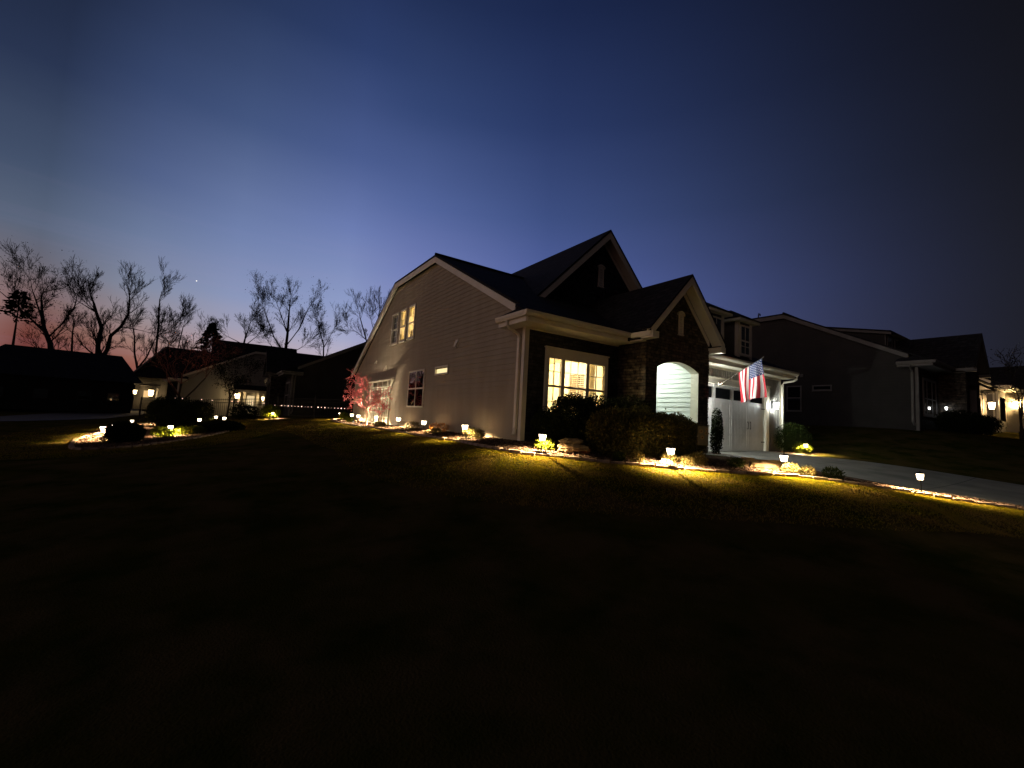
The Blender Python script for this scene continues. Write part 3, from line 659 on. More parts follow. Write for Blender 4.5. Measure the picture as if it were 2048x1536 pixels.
# wall vents on the siding
for y, z in ((3.98, 2.86), (11.5, 2.52), (13.1, 3.0)):
    b = MB(); s = .11 if y < 13 else .07
    b.box(-.03, -.001, y-s, y+s, z, z+s*2.4); b.prism([(-.03, y-s*.8, z+s*2.2), (-.03, y+s*.8, z+s*2.2), (-.12, y+s*.8, z+.02), (-.12, y-s*.8, z+.02)], (.02, 0, -.02)); b.build('wall_vent', M['trim'], HM)
# garage sconces
def sconce(loc, label, power, col, mt, parent=None, s=1.0):
    x, y, z = loc
    o = empty('wall_lantern', loc, 0, label, 'wall lantern')
    b = MB(); b.box(-.05*s, .05*s, -.02, 0, -.1*s, .14*s); b.bar((0, -.01, .1*s), (0, -.13*s, .15*s), .02*s); b.tube([(0, -.13*s, .16*s), (0, -.13*s, .10*s)], [.02*s, .095*s], 8); b.box(-.06*s, .06*s, -.19*s, -.07*s, -.13*s, -.115*s)
    b.build('bracket', M['metal'], o)
    b = MB(); b.tube([(0, -.13*s, .095*s), (0, -.13*s, -.11*s)], [.08*s, .055*s], 8); b.build('lantern_glass', mt, o)
    point('lamp', (0, -.13*s, 0), power, col, .05*s, o)
    return o
cool = emis('cool_lamp_glass', (.97, 1, .97), 9, True)
warm = emis('warm_lamp_glass', (1, .72, .36), 12, True)
sconce((12.74, -.305, 1.66), 'bright white wall lantern at the outer end of the garage under the flag', 38, (.95, 1, .94), cool, s=1.3)
sconce((6.93, -.305, 1.66), 'bright white wall lantern on the garage beside the stone porch', 400, (.95, 1, .94), cool, s=1.0)
# ------------------------------------------------------------------ ground
gx = coords(-14, 16, .3, 160, 26); gy = coords(-10, 26, .3, 150, 26)
def not_house(x, y): return not (.15 < x < 13.3 and .15 < y < 16.9)
lawn = drape('lawn', gx, gy, M['grass'], 0, mask=not_house)
poly_patch('driveway', [(6.75, -.26), (12.35, -.26), (12.4, -14), (6.55, -14)][::-1], M['concrete'], .022, .5)
walk = smooth_path([(4.2, -1.2), (4.6, -1.75), (5.6, -2.0), (6.4, -2.3), (6.8, -2.9)], 6) ; wal2 = smooth_path([(6.76, -1.75), (6.2, -1.35), (6.05, -1.1)], 6)
poly_patch('path', [tuple(p) for p in walk]+[tuple(p) for p in wal2], M['concrete'], .03, .5)
mt = mat('joint', (.03,.03,.028), .95); 
for i, yj in enumerate((-3.2, -6.2, -9.2)):
    poly_patch('driveway_joint', [(6.7, yj-.012), (12.35, yj-.012), (12.35, yj+.012), (6.7, yj+.012)], mt, .0265, .5)
poly_patch('driveway_joint', [(9.52, -12), (9.545, -12), (9.545, -.4), (9.52, -.4)], mt, .0275, .5)
# street in front of the far houses
poly_patch('street', [(-60, 16), (-18, 24), (-13, 31), (-11.5, 70), (-17, 70), (-19, 34), (-24, 30), (-60, 24)][::-1], mat('asphalt', (.03,.03,.032), .9), .03, 3)
poly_patch('kerb', [(-60, 15.2), (-17.6, 23.2), (-17.5, 23.6), (-60, 15.6)], M['concrete'], .10, 2)
E1 = smooth_path([(.2, 18.6), (-1.0, 17.6), (-1.35, 14.5), (-1.35, 11.5), (-1.12, 7.65), (-1.18, 4.0), (-1.08, 2.0), (-1.36, -.2), (-1.2, -1.63), (-.8, -2.16), (-.07, -2.87), (1.13, -3.66), (2.43, -4.55), (3.47, -5.06), (4.6, -5.92), (5.0, -6.6), (5.45, -7.3), (5.85, -7.9), (6.3, -9.5)], 14)
bed = [tuple(p) for p in E1]+[(6.54, -9.5), (6.62, -6.0), (6.68, -3.1), (6.3, -2.45), (5.5, -2.12), (4.4, -1.9), (4.0, -1.25), (3.5, -1.0), (3.5, .03), (.03, .03), (.03, 17.1), (1.2, 17.2), (1.2, 18.6)]
poly_patch('mulch_bed', bed, M['mulch'], .02, .3)
poly_patch('mulch_bed', [(6.78, -.35), (7.12, -.45), (7.35, -1.1), (7.25, -1.65), (6.9, -1.8), (6.35, -1.4), (6.2, -1.1), (6.75, -1.02)], M['mulch'], .045, .3)
poly_patch('mulch_bed', [(12.42, -.3), (12.45, -1.4), (13.1, -1.75), (14.2, -1.5), (14.9, -.6), (14.8, 1.2), (13.55, 1.2), (13.55, -.25)], M['mulch'], .024, .3)
E2 = smooth_path([(-9.75, 7.75), (-9.25, 7.1), (-8.5, 7.25), (-7.75, 8.75), (-7.0, 10.2), (-6.2, 12.6), (-5.75, 14.8), (-5.55, 17.2), (-6.0, 20.3), (-7.6, 22.0), (-9.8, 21.8), (-10.8, 18.5), (-10.7, 14), (-10.3, 10.5)], 10, True)
poly_patch('mulch_bed', [tuple(p) for p in E2], M['mulch'], .02, .3)
poly_patch('mulch_bed', [(-4.6, 21.6), (-3.2, 21.0), (-2.6, 21.6), (-3.0, 22.6), (-4.4, 22.8)], M['mulch'], .02, .4)
# edging stones
def blocks(path, label, group, step=.29, seed=1):
    rnd = random.Random(seed); P = np.array(path); seg = np.r_[0, np.cumsum(np.linalg.norm(np.diff(P, axis=0), axis=1))]
    protos = []
    for k in range(3):
        b = MB(); l = step*.5-.012; w = .055
        q = [(-l, -w+rnd.uniform(-.01,.01)), (l, -w+rnd.uniform(-.01,.01)), (l+.003, w), (-l, w-.006)]
        zt = .062+rnd.uniform(-.008,.008)
        b.face([(x, y, -.12) for x, y in q][::-1]); b.face([(x*.95, y*.8, zt) for x, y in q])
        for i in range(4):
            a, c = q[i], q[(i+1) % 4]
            b.face([(*a, -.12), (*c, -.12), (*c, zt-.012), (*a, zt-.012)]); b.face([(*a, zt-.012), (*c, zt-.012), (c[0]*.95, c[1]*.8, zt), (a[0]*.95, a[1]*.8, zt)])
        protos.append(b)
    made = [None]*3; s = 0; n = 0
    while s < seg[-1]-step/2:
        c = s+step/2; x = np.interp(c, seg, P[:, 0]); y = np.interp(c, seg, P[:, 1]); x2 = np.interp(c+.1, seg, P[:, 0]); y2 = np.interp(c+.1, seg, P[:, 1])
        k = rnd.randrange(3)
        if made[k] is None: made[k] = protos[k].build('edging_block', M['edging']); o = made[k]
        else: o = made[k].copy(); COL.objects.link(o)
        o.location = (x, y, h(x, y)); o.rotation_euler = (rnd.uniform(-.06,.06), rnd.uniform(-.05,.05), math.atan2(y2-y, x2-x)+rnd.uniform(-.05,.05))
        tag(o, label, 'edging block', group); s += step; n += 1
    return n
blocks([p for p in E1 if p[1] > -8.6], 'pale stone block in the row edging the house bed against the lawn', 'edging blocks of the house bed', .30)
blocks([p for p in E2 if p[1] < 21.5 and not (p[0] < -10.2 and p[1] > 12)], 'pale stone block in the ring edging the island bed out on the lawn', 'edging blocks of the island bed', .34, 5)
# ------------------------------------------------------------------ loose cover: grass blades, mulch chips
def scatter_quads(name, P, size, mt, kind='stuff', up=1.0, seed=0, label=None, cat=None, flat=False):
    r = np.random.default_rng(seed); n = len(P); P = np.array(P)
    a = r.uniform(0, 2*PI, n); s = size*r.uniform(.6, 1.4, n)
    if flat:
        d = np.stack([np.cos(a), np.sin(a), r.uniform(-.5,.5,n)], 1); e = np.stack([-np.sin(a), np.cos(a), r.uniform(-.6,.6,n)], 1)
        q = [P-d*s[:,None]-e*s[:,None]*.3, P+d*s[:,None]-e*s[:,None]*.3, P+d*s[:,None]+e*s[:,None]*.3, P-d*s[:,None]+e*s[:,None]*.3]
        V = np.stack(q, 1).reshape(-1, 3); F = np.arange(4*n).reshape(-1, 4)
    else:
        lean = r.normal(0, .9, (n, 2)); w = size*.16
        side = np.stack([np.cos(a)*w, np.sin(a)*w, np.zeros(n)], 1); tip = P+np.stack([lean[:,0]*s, lean[:,1]*s, s*up], 1)
        V = np.stack([P-side, P+side, tip], 1).reshape(-1, 3); F = np.arange(3*n).reshape(-1, 3)
    o = mesh_obj(name, V, F, mt); o['kind'] = kind
    return o
rg = np.random.default_rng(3)
def along(path, n, lo, hi, power=1.0):
    P = np.array(path); d = np.gradient(P, axis=0); nrm = np.stack([d[:,1], -d[:,0]], 1); nrm /= np.linalg.norm(nrm, axis=1)[:,None]
    for _ in range(12): nrm[1:-1] = (nrm[:-2]+nrm[1:-1]*2+nrm[2:])/4
    k = rg.uniform(0, len(P)-1.001, n); i = k.astype(int); f = (k-i)[:,None]
    q = P[i]*(1-f)+P[i+1]*f; nr = nrm[i]*(1-f)+nrm[i+1]*f; t = (lo+(hi-lo)*rg.uniform(0, 1, n)**power)[:,None]
    return q + nr*t
# E1 runs with the lawn on its right-hand side (nrm points to the lawn when walking south)
def put(Q, off=0): return np.c_[Q, H(Q[:,0], Q[:,1])+off]
def on_right(path):  # which sign of the normal is the lawn?
    P = np.array(path); d = P[60]-P[59]; return np.array([d[1], -d[0]])/np.linalg.norm(d)
sg = 1 if on_right(E1)[0] < 0 else -1
Q = along(E1, 110000, sg*.07, sg*3.0, 1.8); scatter_quads('grass_tufts', put(Q), .026, M['blade'], seed=1)
Q2 = along(E2+[E2[0]], 30000, .07, 2.2, 1.5)
Pc = np.array([np.mean([p[0] for p in E2]), np.mean([p[1] for p in E2])])
_t = along(E2, 10, .1, .2); _in = np.mean(np.linalg.norm(_t-Pc, axis=1)); _t2 = along(E2, 10, -.2, -.1)
s2 = 1 if np.linalg.norm(along(E2, 400, .3, .31)-Pc, axis=1).mean() > np.linalg.norm(along(E2, 400, -.31, -.3)-Pc, axis=1).mean() else -1
Q2 = along(E2, 30000, s2*.07, s2*2.2, 1.5); scatter_quads('grass_tufts', put(Q2), .028, M['blade'], seed=2)
Q = along(E1, 14000, -sg*.07, -sg*1.15, 1.0); Q = Q[~((Q[:,0] > 0) & (Q[:,1] > 0))]; Q = Q[~((Q[:,0] > 6.5))]
scatter_quads('mulch_chips', put(Q, .03), .035, M['chip'], seed=3, flat=True)
Q = along(E2, 7000, -s2*.07, -s2*1.3, 1.0); scatter_quads('mulch_chips', put(Q, .03), .04, M['chip'], seed=4, flat=True)
# ------------------------------------------------------------------ path lights
LW = emis('path_light_pane', (1, .80, .52), 6, True); LB = emis('path_light_bulb', (1, .82, .55), 60)
def path_light():
    o = empty('path_light', label='x', cat='path light')
    b = MB(); b.tube([(0,0,-.1), (0,0,.26)], .008, 6); b.tube([(0,0,.235), (0,0,.262)], [.012, .034], 8); b.build('stake', M['metal'], o)
    b = MB(); r0, r1, z0, z1 = .046, .064, .265, .385
    for i in range(4):
        a = PI/4+i*PI/2; b.bar((r0*1.41*math.cos(a), r0*1.41*math.sin(a), z0), (r1*1.41*math.cos(a), r1*1.41*math.sin(a), z1), .007)
    b.box(-r0-.004, r0+.004, -r0-.004, r0+.004, z0-.012, z0); b.build('lantern_frame', M['metal'], o)
    b = MB(); b.box(-r1-.014, r1+.014, -r1-.014, r1+.014, z1, z1+.010)
    n = len(b.v); t = r1+.010
    b.prism([(-t,-t,z1+.0101), (t,-t,z1+.0101), (t,t,z1+.0101), (-t,t,z1+.0101)], (0,0,.003)); 
    for i in range(4):
        c = [(-t,-t), (t,-t), (t,t), (-t,t)]; p, q = c[i], c[(i+1) % 4]; b.face([(*p, z1+.013), (*q, z1+.013), (0, 0, z1+.04)])
    b.tube([(0,0,z1+.03), (0,0,z1+.055)], .008, 6); b.build('cap', M['metal'], o)
    b = MB()
    for i in range(4):
        c = [(-1,-1), (1,-1), (1,1), (-1,1)]; p, q = c[i], c[(i+1) % 4]
        b.face([(p[0]*r0, p[1]*r0, z0), (q[0]*r0, q[1]*r0, z0), (q[0]*r1, q[1]*r1, z1), (p[0]*r1, p[1]*r1, z1)])
    b.build('lantern_glass', LW, o)
    sl = bpy.data.lights.new('bulb_light', 'SPOT'); sl.energy = PLW; sl.color = (1, .70, .36); sl.shadow_soft_size = .003; sl.spot_size = math.radians(151); sl.spot_blend = .42
    so_ = bpy.data.objects.new('bulb_light', sl); COL.objects.link(so_); so_.location = (0, 0, z1-.012); so_.parent = o
    point('glow_light', (0, 0, z0+.06), 9, (1, .70, .29), .02, o)
    return o
PLW = 950.0
proto = None
LAMPS = [
 (5.36, -6.48, 'small lit path lantern beside the driveway, nearest the street end of the bed', 10),
 (3.42, -4.77, 'small lit path lantern between pale grassy clumps next to the long flat boulder', 40),
 (1.18, -3.61, 'small lit path lantern in front of the olive bushes', 8),
 (-.78, -1.85, 'small lit path lantern beside the stacked rocks at the house corner', 30),
 (-.68, 1.78, 'small lit path lantern below the taupe wall, next along from the house corner', 12),
 (-.70, 4.75, 'small lit path lantern below the small lit side window', 35),
 (-.49, 7.88, 'small lit path lantern below the square side window', 22),
 (-.46, 10.9, 'small lit path lantern in front of the white trellis', 5),
 (-.75, 12.95, 'small lit path lantern just behind the red tree trunk', 50),
 (-.53, 15.11, 'small lit path lantern between the red tree and the yellow shrub', 17),
 (-.55, 17.9, 'small lit path lantern beside the small yellow shrub at the rear of the house', 0),
 (-7.97, 11.9, 'small lit path lantern among bright green leaves in the island bed', 33),
 (-9.72, 11.02, 'small lit path lantern nearest the tip of the island bed', 15),
 (-9.98, 14.0, 'small lit path lantern behind the tip of the island bed, upper of a close pair', 60),
 (-9.95, 12.5, 'small lit path lantern behind the tip of the island bed, lower of a close pair', 44),
 (-9.8, 17.25, 'small lit path lantern on the street side of the dark island shrubs', 2),
 (-9.1, 20.4, 'small faint path lantern at the back of the island bed, half hidden by dark shrubs', 25),
 (-7.3, 17.3, 'small lit path lantern behind the low dark mound of the island bed', 70),
 (-6.25, 17.9, 'small lit path lantern on the house side of the island bed beside the low mound', 20),
 (-6.65, 19.8, 'small lit path lantern standing highest behind the island bed, close to the black fence', 11),
 (-3.75, 21.55, 'small lit path lantern inside the yellow-lit shrub by the black fence', 13),
 (13.05, -1.45, 'small lit path lantern on the far side of the driveway by the round shrub', 31),
]
for i, (x, y, lb, r) in enumerate(LAMPS):
    if i == 0: proto = path_light(); o = proto
    else: o = copy_tree(proto)
    o.location = (x, y, h(x, y)+.02); o.rotation_euler = (math.radians((i*37 % 7)-3)*.8, math.radians((i*53 % 7)-3)*.8, math.radians(r))
    for ch in o.children:
        if ch.type == 'LIGHT': ch.data = ch.data.copy(); ch.data.energy *= (1, .85, 1.1, .7, .95, .6, .8)[i % 7]*((.6 if ch.data.type == 'SPOT' else .3) if 4 <= i <= 10 else 1.1 if i < 4 else .9)
    tag(o, lb, 'path light', 'path lanterns along the garden beds')
# ground spotlights by the trellis
for i, (x, y, lb) in enumerate(((-1.15, 12.3, 'black ground spotlight aimed up at the white trellis'), (-1.3, 10.3, 'black ground spotlight aimed up at the red tree'))):
    o = empty('ground_spotlight', (x, y, h(x, y)+.02), 0, lb, 'spotlight')
    b = MB(); b.tube([(0,0,-.05), (0,0,.10)], .01, 6); b.build('stake', M['metal'], o)
    b = MB(); b.tube([(0,-.03,.09), (.02,.02,.15)], [.035, .05], 10, cap=False); b.build('housing', M['metal'], o)
    b = MB(); b.tube([(.019,.018,.147), (.02,.02,.149)], [.046, .046], 10); b.build('lens', emis('spot_lens', (1, .85, .6), 60), o)
    sl = bpy.data.lights.new('spot_beam', 'SPOT'); sl.energy = 220; sl.color = (1, .82, .60); sl.shadow_soft_size = .02; sl.spot_size = math.radians(84); sl.spot_blend = .6
    so_ = bpy.data.objects.new('spot_beam', sl); COL.objects.link(so_); so_.location = (.02, .02, .17); so_.parent = o; so_.rotation_euler = Vector((-.30, (.22, -.12)[i], -.75)).to_track_quat('Z', 'Y').to_euler()
    point('spot_glow', (.03, .05, .21), 60, (1, .80, .56), .03, o)
# ------------------------------------------------------------------ plants
def leaves(name, blobs, n, size, mt, parent=None, seed=0, shell=.35, tall=1.0, clump=.95, aspect=.5):
    """leaf cloud in ellipsoids [(cx, cy, cz, rx, ry, rz)], surface broken into clumps"""
    r = np.random.default_rng(seed); B = np.array(blobs, float); vol = (B[:,3]*B[:,4]*B[:,5])**.67; idx = r.choice(len(B), n, p=vol/vol.sum())
    d = r.normal(size=(n, 3)); d /= np.linalg.norm(d, axis=1)[:,None]
    nc = 40; C = r.normal(size=(nc, 3)); C /= np.linalg.norm(C, axis=1)[:,None]
    dots = d@C.T; near = dots.max(1); lump = 1+clump*.35*(near-.85)/.15
    rad = (1-shell*r.uniform(0, 1, n)**1.6)*np.clip(lump, .55, 1.2)*np.where(r.uniform(0,1,n)<.03, r.uniform(1.02,1.16,n), 1)
    P = B[idx,:3]+d*B[idx,3:]*rad[:,None]
    a = r.normal(size=(n, 3))*.8+d*.5; a[:,2] += tall*.4; a /= np.linalg.norm(a, axis=1)[:,None]
    c = np.cross(a, r.normal(size=(n, 3))); c /= np.linalg.norm(c, axis=1)[:,None]
    s = (size*r.uniform(.6, 1.3, n))[:,None]
    V = np.stack([P, P+a*s*.5+c*s*aspect*.5, P+a*s, P+a*s*.5-c*s*aspect*.5], 1).reshape(-1, 3)
    o = mesh_obj(name, V, np.arange(4*n).reshape(-1, 4), mt, parent)
    return o
def shrub(x, y, rx, ry, hz, n, size, mk, label, seed=1, cat='shrub', group=None, lobes=5, stems=True, z0=None, sit=.5, name='shrub', lname='foliage', **kw):
    z = h(x, y) if z0 is None else z0
    o = empty(name, (x, y, z), 0, label, cat, group); r = random.Random(seed)
    bl = [(0, 0, hz*.5, rx*.85, ry*.85, hz*.5)]
    for i in range(lobes):
        a = 2*PI*i/lobes+r.uniform(0, 1); k = r.uniform(.3, .55); q = r.uniform(.4, .55)
        bl.append((math.cos(a)*rx*k, math.sin(a)*ry*k, hz*r.uniform(.4, .66), rx*q, ry*q, hz*r.uniform(.3, .4)))
    leaves(lname, bl, n, size, M[mk], o, seed, **kw)
    if stems:
        b = MB()
        for i in range(7):
            a = r.uniform(0, 2*PI); b.tube([(0, 0, -.05), (math.cos(a)*rx*.3, math.sin(a)*ry*.3, hz*.45), (math.cos(a)*rx*.6, math.sin(a)*ry*.6, hz*.8)], [.02, .012, .005], 4)
        b.build('stem', M['bark'], o)
    return o
shrub(1.35, -.95, 1.15, .75, 1.28, 26000, .055, 'leaf_dark', 'large dark rounded shrub below the lit front window', 11)
shrub(2.95, -.95, .95, .7, 1.34, 20000, .055, 'leaf_dark', 'dark rounded shrub between the front window and the stone porch', 12)
shrub(.25, -.75, .42, .4, .85, 6000, .05, 'leaf_dark', 'thin dark shrub at the corner of the house by the downspout', 13)
shrub(.95, -2.35, .72, .62, .98, 17000, .06, 'leaf_olive', 'olive brown bushy shrub at the end nearest the stacked rocks', 14, tall=1.6)
shrub(1.95, -2.35, .75, .62, 1.08, 17000, .06, 'leaf_olive', 'olive brown bushy shrub, tallest of the row before the porch', 15, tall=1.6)
shrub(2.95, -2.3, .72, .6, 1.0, 15000, .06, 'leaf_olive', 'olive brown bushy shrub in front of the lit arch', 16, tall=1.6)
shrub(3.75, -2.2, .6, .5, .86, 11000, .06, 'leaf_olive', 'olive brown bushy shrub behind the small garden flag', 17, tall=1.6)
shrub(7.0, -1.2, .19, .19, 1.38, 4500, .05, 'leaf_dark', 'narrow dark upright evergreen between the stone porch and the garage door', 18, 'shrub', lobes=3, name='column_shrub', tall=3)
shrub(13.4, -.8, .72, .66, 1.12, 12000, .05, 'leaf_green', 'round green shrub at the outer corner of the garage', 19)
shrub(13.3, -1.25, .4, .3, .45, 3500, .045, 'leaf_lime', 'low bright green plant lit by the lantern across the driveway', 20)
# perennials of the front bed
pts = [(1.85, -3.55, .16, .2, 'leaf_straw', 'straw coloured grassy clump just right of the lantern before the olive bushes'), (1.7, -3.2, .17, .2, 'leaf_straw', 'pale dry clump behind the first grassy clump in the front bed'),
 (2.15, -3.6, .20, .26, 'leaf_straw', 'large pale yellow clump in the middle of the front bed edge'), (2.95, -4.0, .17, .2, 'leaf_green', 'dull green clump between the two lanterns of the front bed'),
 (.75, -3.1, .15, .22, 'leaf_straw', 'small straw coloured clump left of the lantern before the olive bushes'), (.45, -2.9, .13, .18, 'leaf_green', 'small dull green clump close to the first olive shrub'),
 (3.78, -4.75, .16, .22, 'leaf_straw', 'bright yellow clump right beside the boulder lantern'), (4.0, -4.98, .15, .2, 'leaf_straw', 'bright pale clump on the driveway side of the boulder lantern'), (4.55, -5.25, .2, .24, 'leaf_green', 'grey green clump near the driveway edge'),
 (-.45, -1.55, .2, .22, 'leaf_lime', 'yellow green leafy plant behind the lantern at the house corner'), (.15, -2.15, .13, .14, 'leaf_orange', 'small orange leaved plant under the first olive shrub'),
 (-.38, 2.0, .22, .3, 'leaf_straw', 'dry twiggy clump behind the second wall lantern'), (-.55, 1.15, .14, .26, 'leaf_straw', 'small bare forked twigs between the wall lanterns'), (-.35, 4.2, .34, .3, 'leaf_orange', 'orange brown clump behind the lantern under the small window'),
 (-.45, 6.3, .26, .3, 'leaf_straw', 'pale dry clump below the square window'), (-.6, 3.9, .18, .16, 'leaf_straw', 'low straw clump below the small lit window'), (-.75, 9.4, .3, .22, 'leaf_straw', 'low straw clump beside the white trellis'),
 (-.45, 17.3, .28, .4, 'leaf_lime', 'small yellow shrub at the rear corner of the house'), (-.85, 14.2, .2, .22, 'leaf_lime', 'small yellow green plant by the red tree'),
 (-8.2, 11.6, .34, .34, 'leaf_lime', 'bright green leafy plant on the tip side of the island lantern'), (-7.55, 12.3, .32, .28, 'leaf_lime', 'bright green leafy plant on the house side of the island lantern'), (-7.2, 12.9, .34, .26, 'leaf_lime', 'fainter green leafy plant next to the bright one in the island bed'),
 (-9.35, 9.8, .2, .22, 'leaf_straw', 'dry clump near the tip of the island bed')]
for i, (x, y, r, hh, mk, lb) in enumerate(pts):
    shrub(x, y, r, r, hh, 1500 if r > .25 else 900, .05 if 'lime' not in mk else .08, mk, lb, 40+i, 'plant', lobes=3, stems=False, name='garden_plant', tall=2.2, aspect=.28, lname='leaves')
# island shrubs
for i, (x, y, rx, hz, mk, lb) in enumerate([(-9.0, 9.9, .50, .62, 'leaf_dark', 'dark rounded shrub between the tip of the island bed and its bright green plants'), (-7.95, 15.2, .7, 1.1, 'leaf_dark', 'dark shrub behind the bright green plants of the island bed'),
   (-8.5, 16.8, .8, 1.4, 'leaf_dark', 'tallest dark shrub in the middle of the island bed'), (-8.6, 18.8, .85, 1.45, 'leaf_dark', 'dark shrub at the foot of the bare reddish tree'), (-6.35, 13.4, .85, .42, 'leaf_dark', 'low dark mound on the house side of the island bed'), (-7.5, 19.6, .8, 1.25, 'leaf_dark', 'small dark shrub beyond the low mound')]):
    shrub(x, y, rx, rx, hz, 12000, .07, mk, lb, 70+i)
shrub(-3.85, 21.9, .55, .5, .8, 3500, .08, 'leaf_lime', 'yellow lit shrub in front of the black fence', 80)
shrub(-5.2, 22.5, .8, .6, .9, 4000, .09, 'leaf_dark', 'dark shrub by the black fence next to the yellow one', 81)
shrub(.9, 18.8, .7, .6, 1.2, 5000, .08, 'leaf_dark', 'dark shrub behind the rear corner of the house', 82)
# rocks
def rock(name, loc, dims, seed, label, rz=0):
    import bmesh
    from mathutils import noise
    bm = bmesh.new(); bmesh.ops.create_icosphere(bm, subdivisions=4, radius=1)
    for v in bm.verts:
        p = v.co.copy(); q = Vector((round(p.x*2.2)/2.2, round(p.y*2.2)/2.2, round(p.z*2.2)/2.2))
        k = 1+.22*noise.noise(p*1.6+Vector((seed, 0, 0)))+.08*noise.noise(p*5+Vector((0, seed, 0)))
        k += .13*noise.cell(p*2.3+Vector((seed*1.7, 0, 0)))-.06; v.co = Vector(((p.x*.5+q.x*.5)*k*dims[0], (p.y*.5+q.y*.5)*k*dims[1], (p.z*.6+q.z*.4)*k*dims[2]))
    me = bpy.data.meshes.new(name); bm.to_mesh(me); bm.free(); me.materials.append(M['rock'])
    o = bpy.data.objects.new(name, me); COL.objects.link(o); o.location = loc; o.rotation_euler = (0, 0, rz)
    return tag(o, label, 'rock')
rock('rock', (-.12, -2.08, -.02), (.34, .17, .10), 1, 'large pale ledge rock, lowest of the stack by the corner lantern', -.6)
rock('rock', (-.08, -2.02, .12), (.27, .14, .07), 5, 'pale flat rock, topmost of the stack by the corner lantern', -.5)
rock('rock', (3.85, -4.0, -.26), (.72, .30, .20), 9, 'long flat tan boulder lit by a lantern in the front bed', -.55)
rock('rock', (-.55, 4.55, -.06), (.16, .12, .08), 13, 'small pale stone beside the lantern under the small window')
rock('rock', (1.4, -3.35, -.22), (.17, .13, .1), 15, 'small rounded pale stone behind the lantern before the olive bushes')
rock('rock', (-.3, .1, -.06), (.22, .14, .07), 17, 'small tan stone at the foot of the taupe wall corner', 1.3)
rock('rock', (5.2, -6.2, -.5), (.14, .1, .06), 19, 'small pale stone beside the driveway lantern')
# garden flag
o = empty('garden_flag', (3.35, -2.98, h(3.35, -2.98)), math.radians(-30), 'small garden flag with sunflowers on a thin black stand in front of the bushes', 'garden flag')
b = MB(); b.tube([(-.17,0,-.05), (-.17,0,.80), (-.13,0,.84), (.17,0,.84)], .007, 6); b.build('stand', M['metal'], o)
b = MB(); n = 8
for i in range(n): b.face([(-.14+.28*i/n, .01*math.sin(i), .36), (-.14+.28*(i+1)/n, .01*math.sin(i+1), .36), (-.14+.28*(i+1)/n, .01*math.sin(i+1), .82), (-.14+.28*i/n, .01*math.sin(i), .82)])
fl = b.build('banner', mat('banner_cloth', (.07,.06,.04), .9), o)
fm = mat('flower_yellow', (.22,.13,.03), .9); fc = mat('flower_centre', (.06,.03,.015), .9)
b = MB()
for (cx, cz, r) in ((-.06,.70,.065), (.07,.66,.06), (-.03,.55,.06), (.08,.75,.045)):
    for k in range(10):
        a = 2*PI*k/10; b.face([(cx+r*.35*math.cos(a-.3), -.014, cz+r*.35*math.sin(a-.3)), (cx+r*math.cos(a), -.014, cz+r*math.sin(a)), (cx+r*.35*math.cos(a+.3), -.014, cz+r*.35*math.sin(a+.3))])
    b.face([(cx+r*.4*math.cos(2*PI*k/10), -.016, cz+r*.4*math.sin(2*PI*k/10)) for k in range(10)], 1)
b.build('sunflower_print', [fm, fc], fl)
# ------------------------------------------------------------------ flag on the garage
FL = empty('flag', (8.6, -.34, 2.2), 0, 'national flag of red and white stripes hanging from a slanted pole on the garage', 'flag')
b = MB(); b.box(-.03, .03, -.03, 0, -.07, .07); b.tube([(0, -.02, -.02), (0, -.14, .05)], .022, 8); b.build('bracket', M['trim'], FL)
base = Vector((0, -.03, -.01)); tip = Vector((.06, -1.50, .86))
b = MB(); b.tube([base, tip], .013, 8); b.tube([tip, tip+Vector((0, -.04, .024))], [.02, .022], 8); b.build('pole', M['bronze'], FL)
hd = (tip-base).normalized(); topc = tip-hd*.03; lowc = tip-hd*.93
def cloth(v, s):
    """v 0 at the tip, 1 at the lower end of the hoist; s 0..1 along the fly, hanging"""
    p = topc.lerp(lowc, v); L_ = 1.30-.22*v
    w = math.sin(v*2*PI*2.3+.8)*.075*(.15+s)+math.sin(v*2*PI*.9+2.2*s)*.06*s
    dn = Vector((w*1.0+.05*s, -.10*s*(1-v)+.05*s*v-.06*math.sin(v*7+s*2)*s, -L_*s))
    squeeze = (v-.5)*.10*s
    return p+dn+hd*squeeze
red = mat('flag_red', (.42,.018,.03), .8); wht = mat('flag_white', (.75,.70,.66), .8); blu = mat('flag_blue', (.015,.03,.13), .8)
V = []; F = []; mi = []; nv, ns = 13*4, 60
for j in range(nv+1):
    for i in range(ns+1): V.append(tuple(cloth(j/nv, i/ns)))
for j in range(nv):
    for i in range(ns):
        a = j*(ns+1)+i; F.append([a, a+1, a+ns+2, a+ns+1])
        st = j//4; mi.append(2 if (st < 7 and i < ns*.4) else (0 if st % 2 == 0 else 1))
fo = mesh_obj('cloth', V, F, [red, wht, blu], FL, mi, smooth=True)
b = MB()
for row in range(9):
    k = 6 if row % 2 == 0 else 5
    for c in range(k):
        v = (7/13)*(row+1)/10; s = .4*((c+1)*2-(1 if row % 2 == 0 else 0))/12
        for side in (-1, 1):
            e = 1e-3; p0 = cloth(v, s); dv = (cloth(v+e, s)-p0).normalized(); ds = (cloth(v, s+e)-p0).normalized(); nn = dv.cross(ds).normalized()*side*.004
            q = []
            for t in range(10):
                rr = .026 if t % 2 == 0 else .010; a = PI/2+t*PI/5
                q.append(tuple(p0+nn+dv*math.cos(a)*rr-ds*math.sin(a)*rr))
            b.face(q if side > 0 else q[::-1])
b.build('stars', wht, fo)
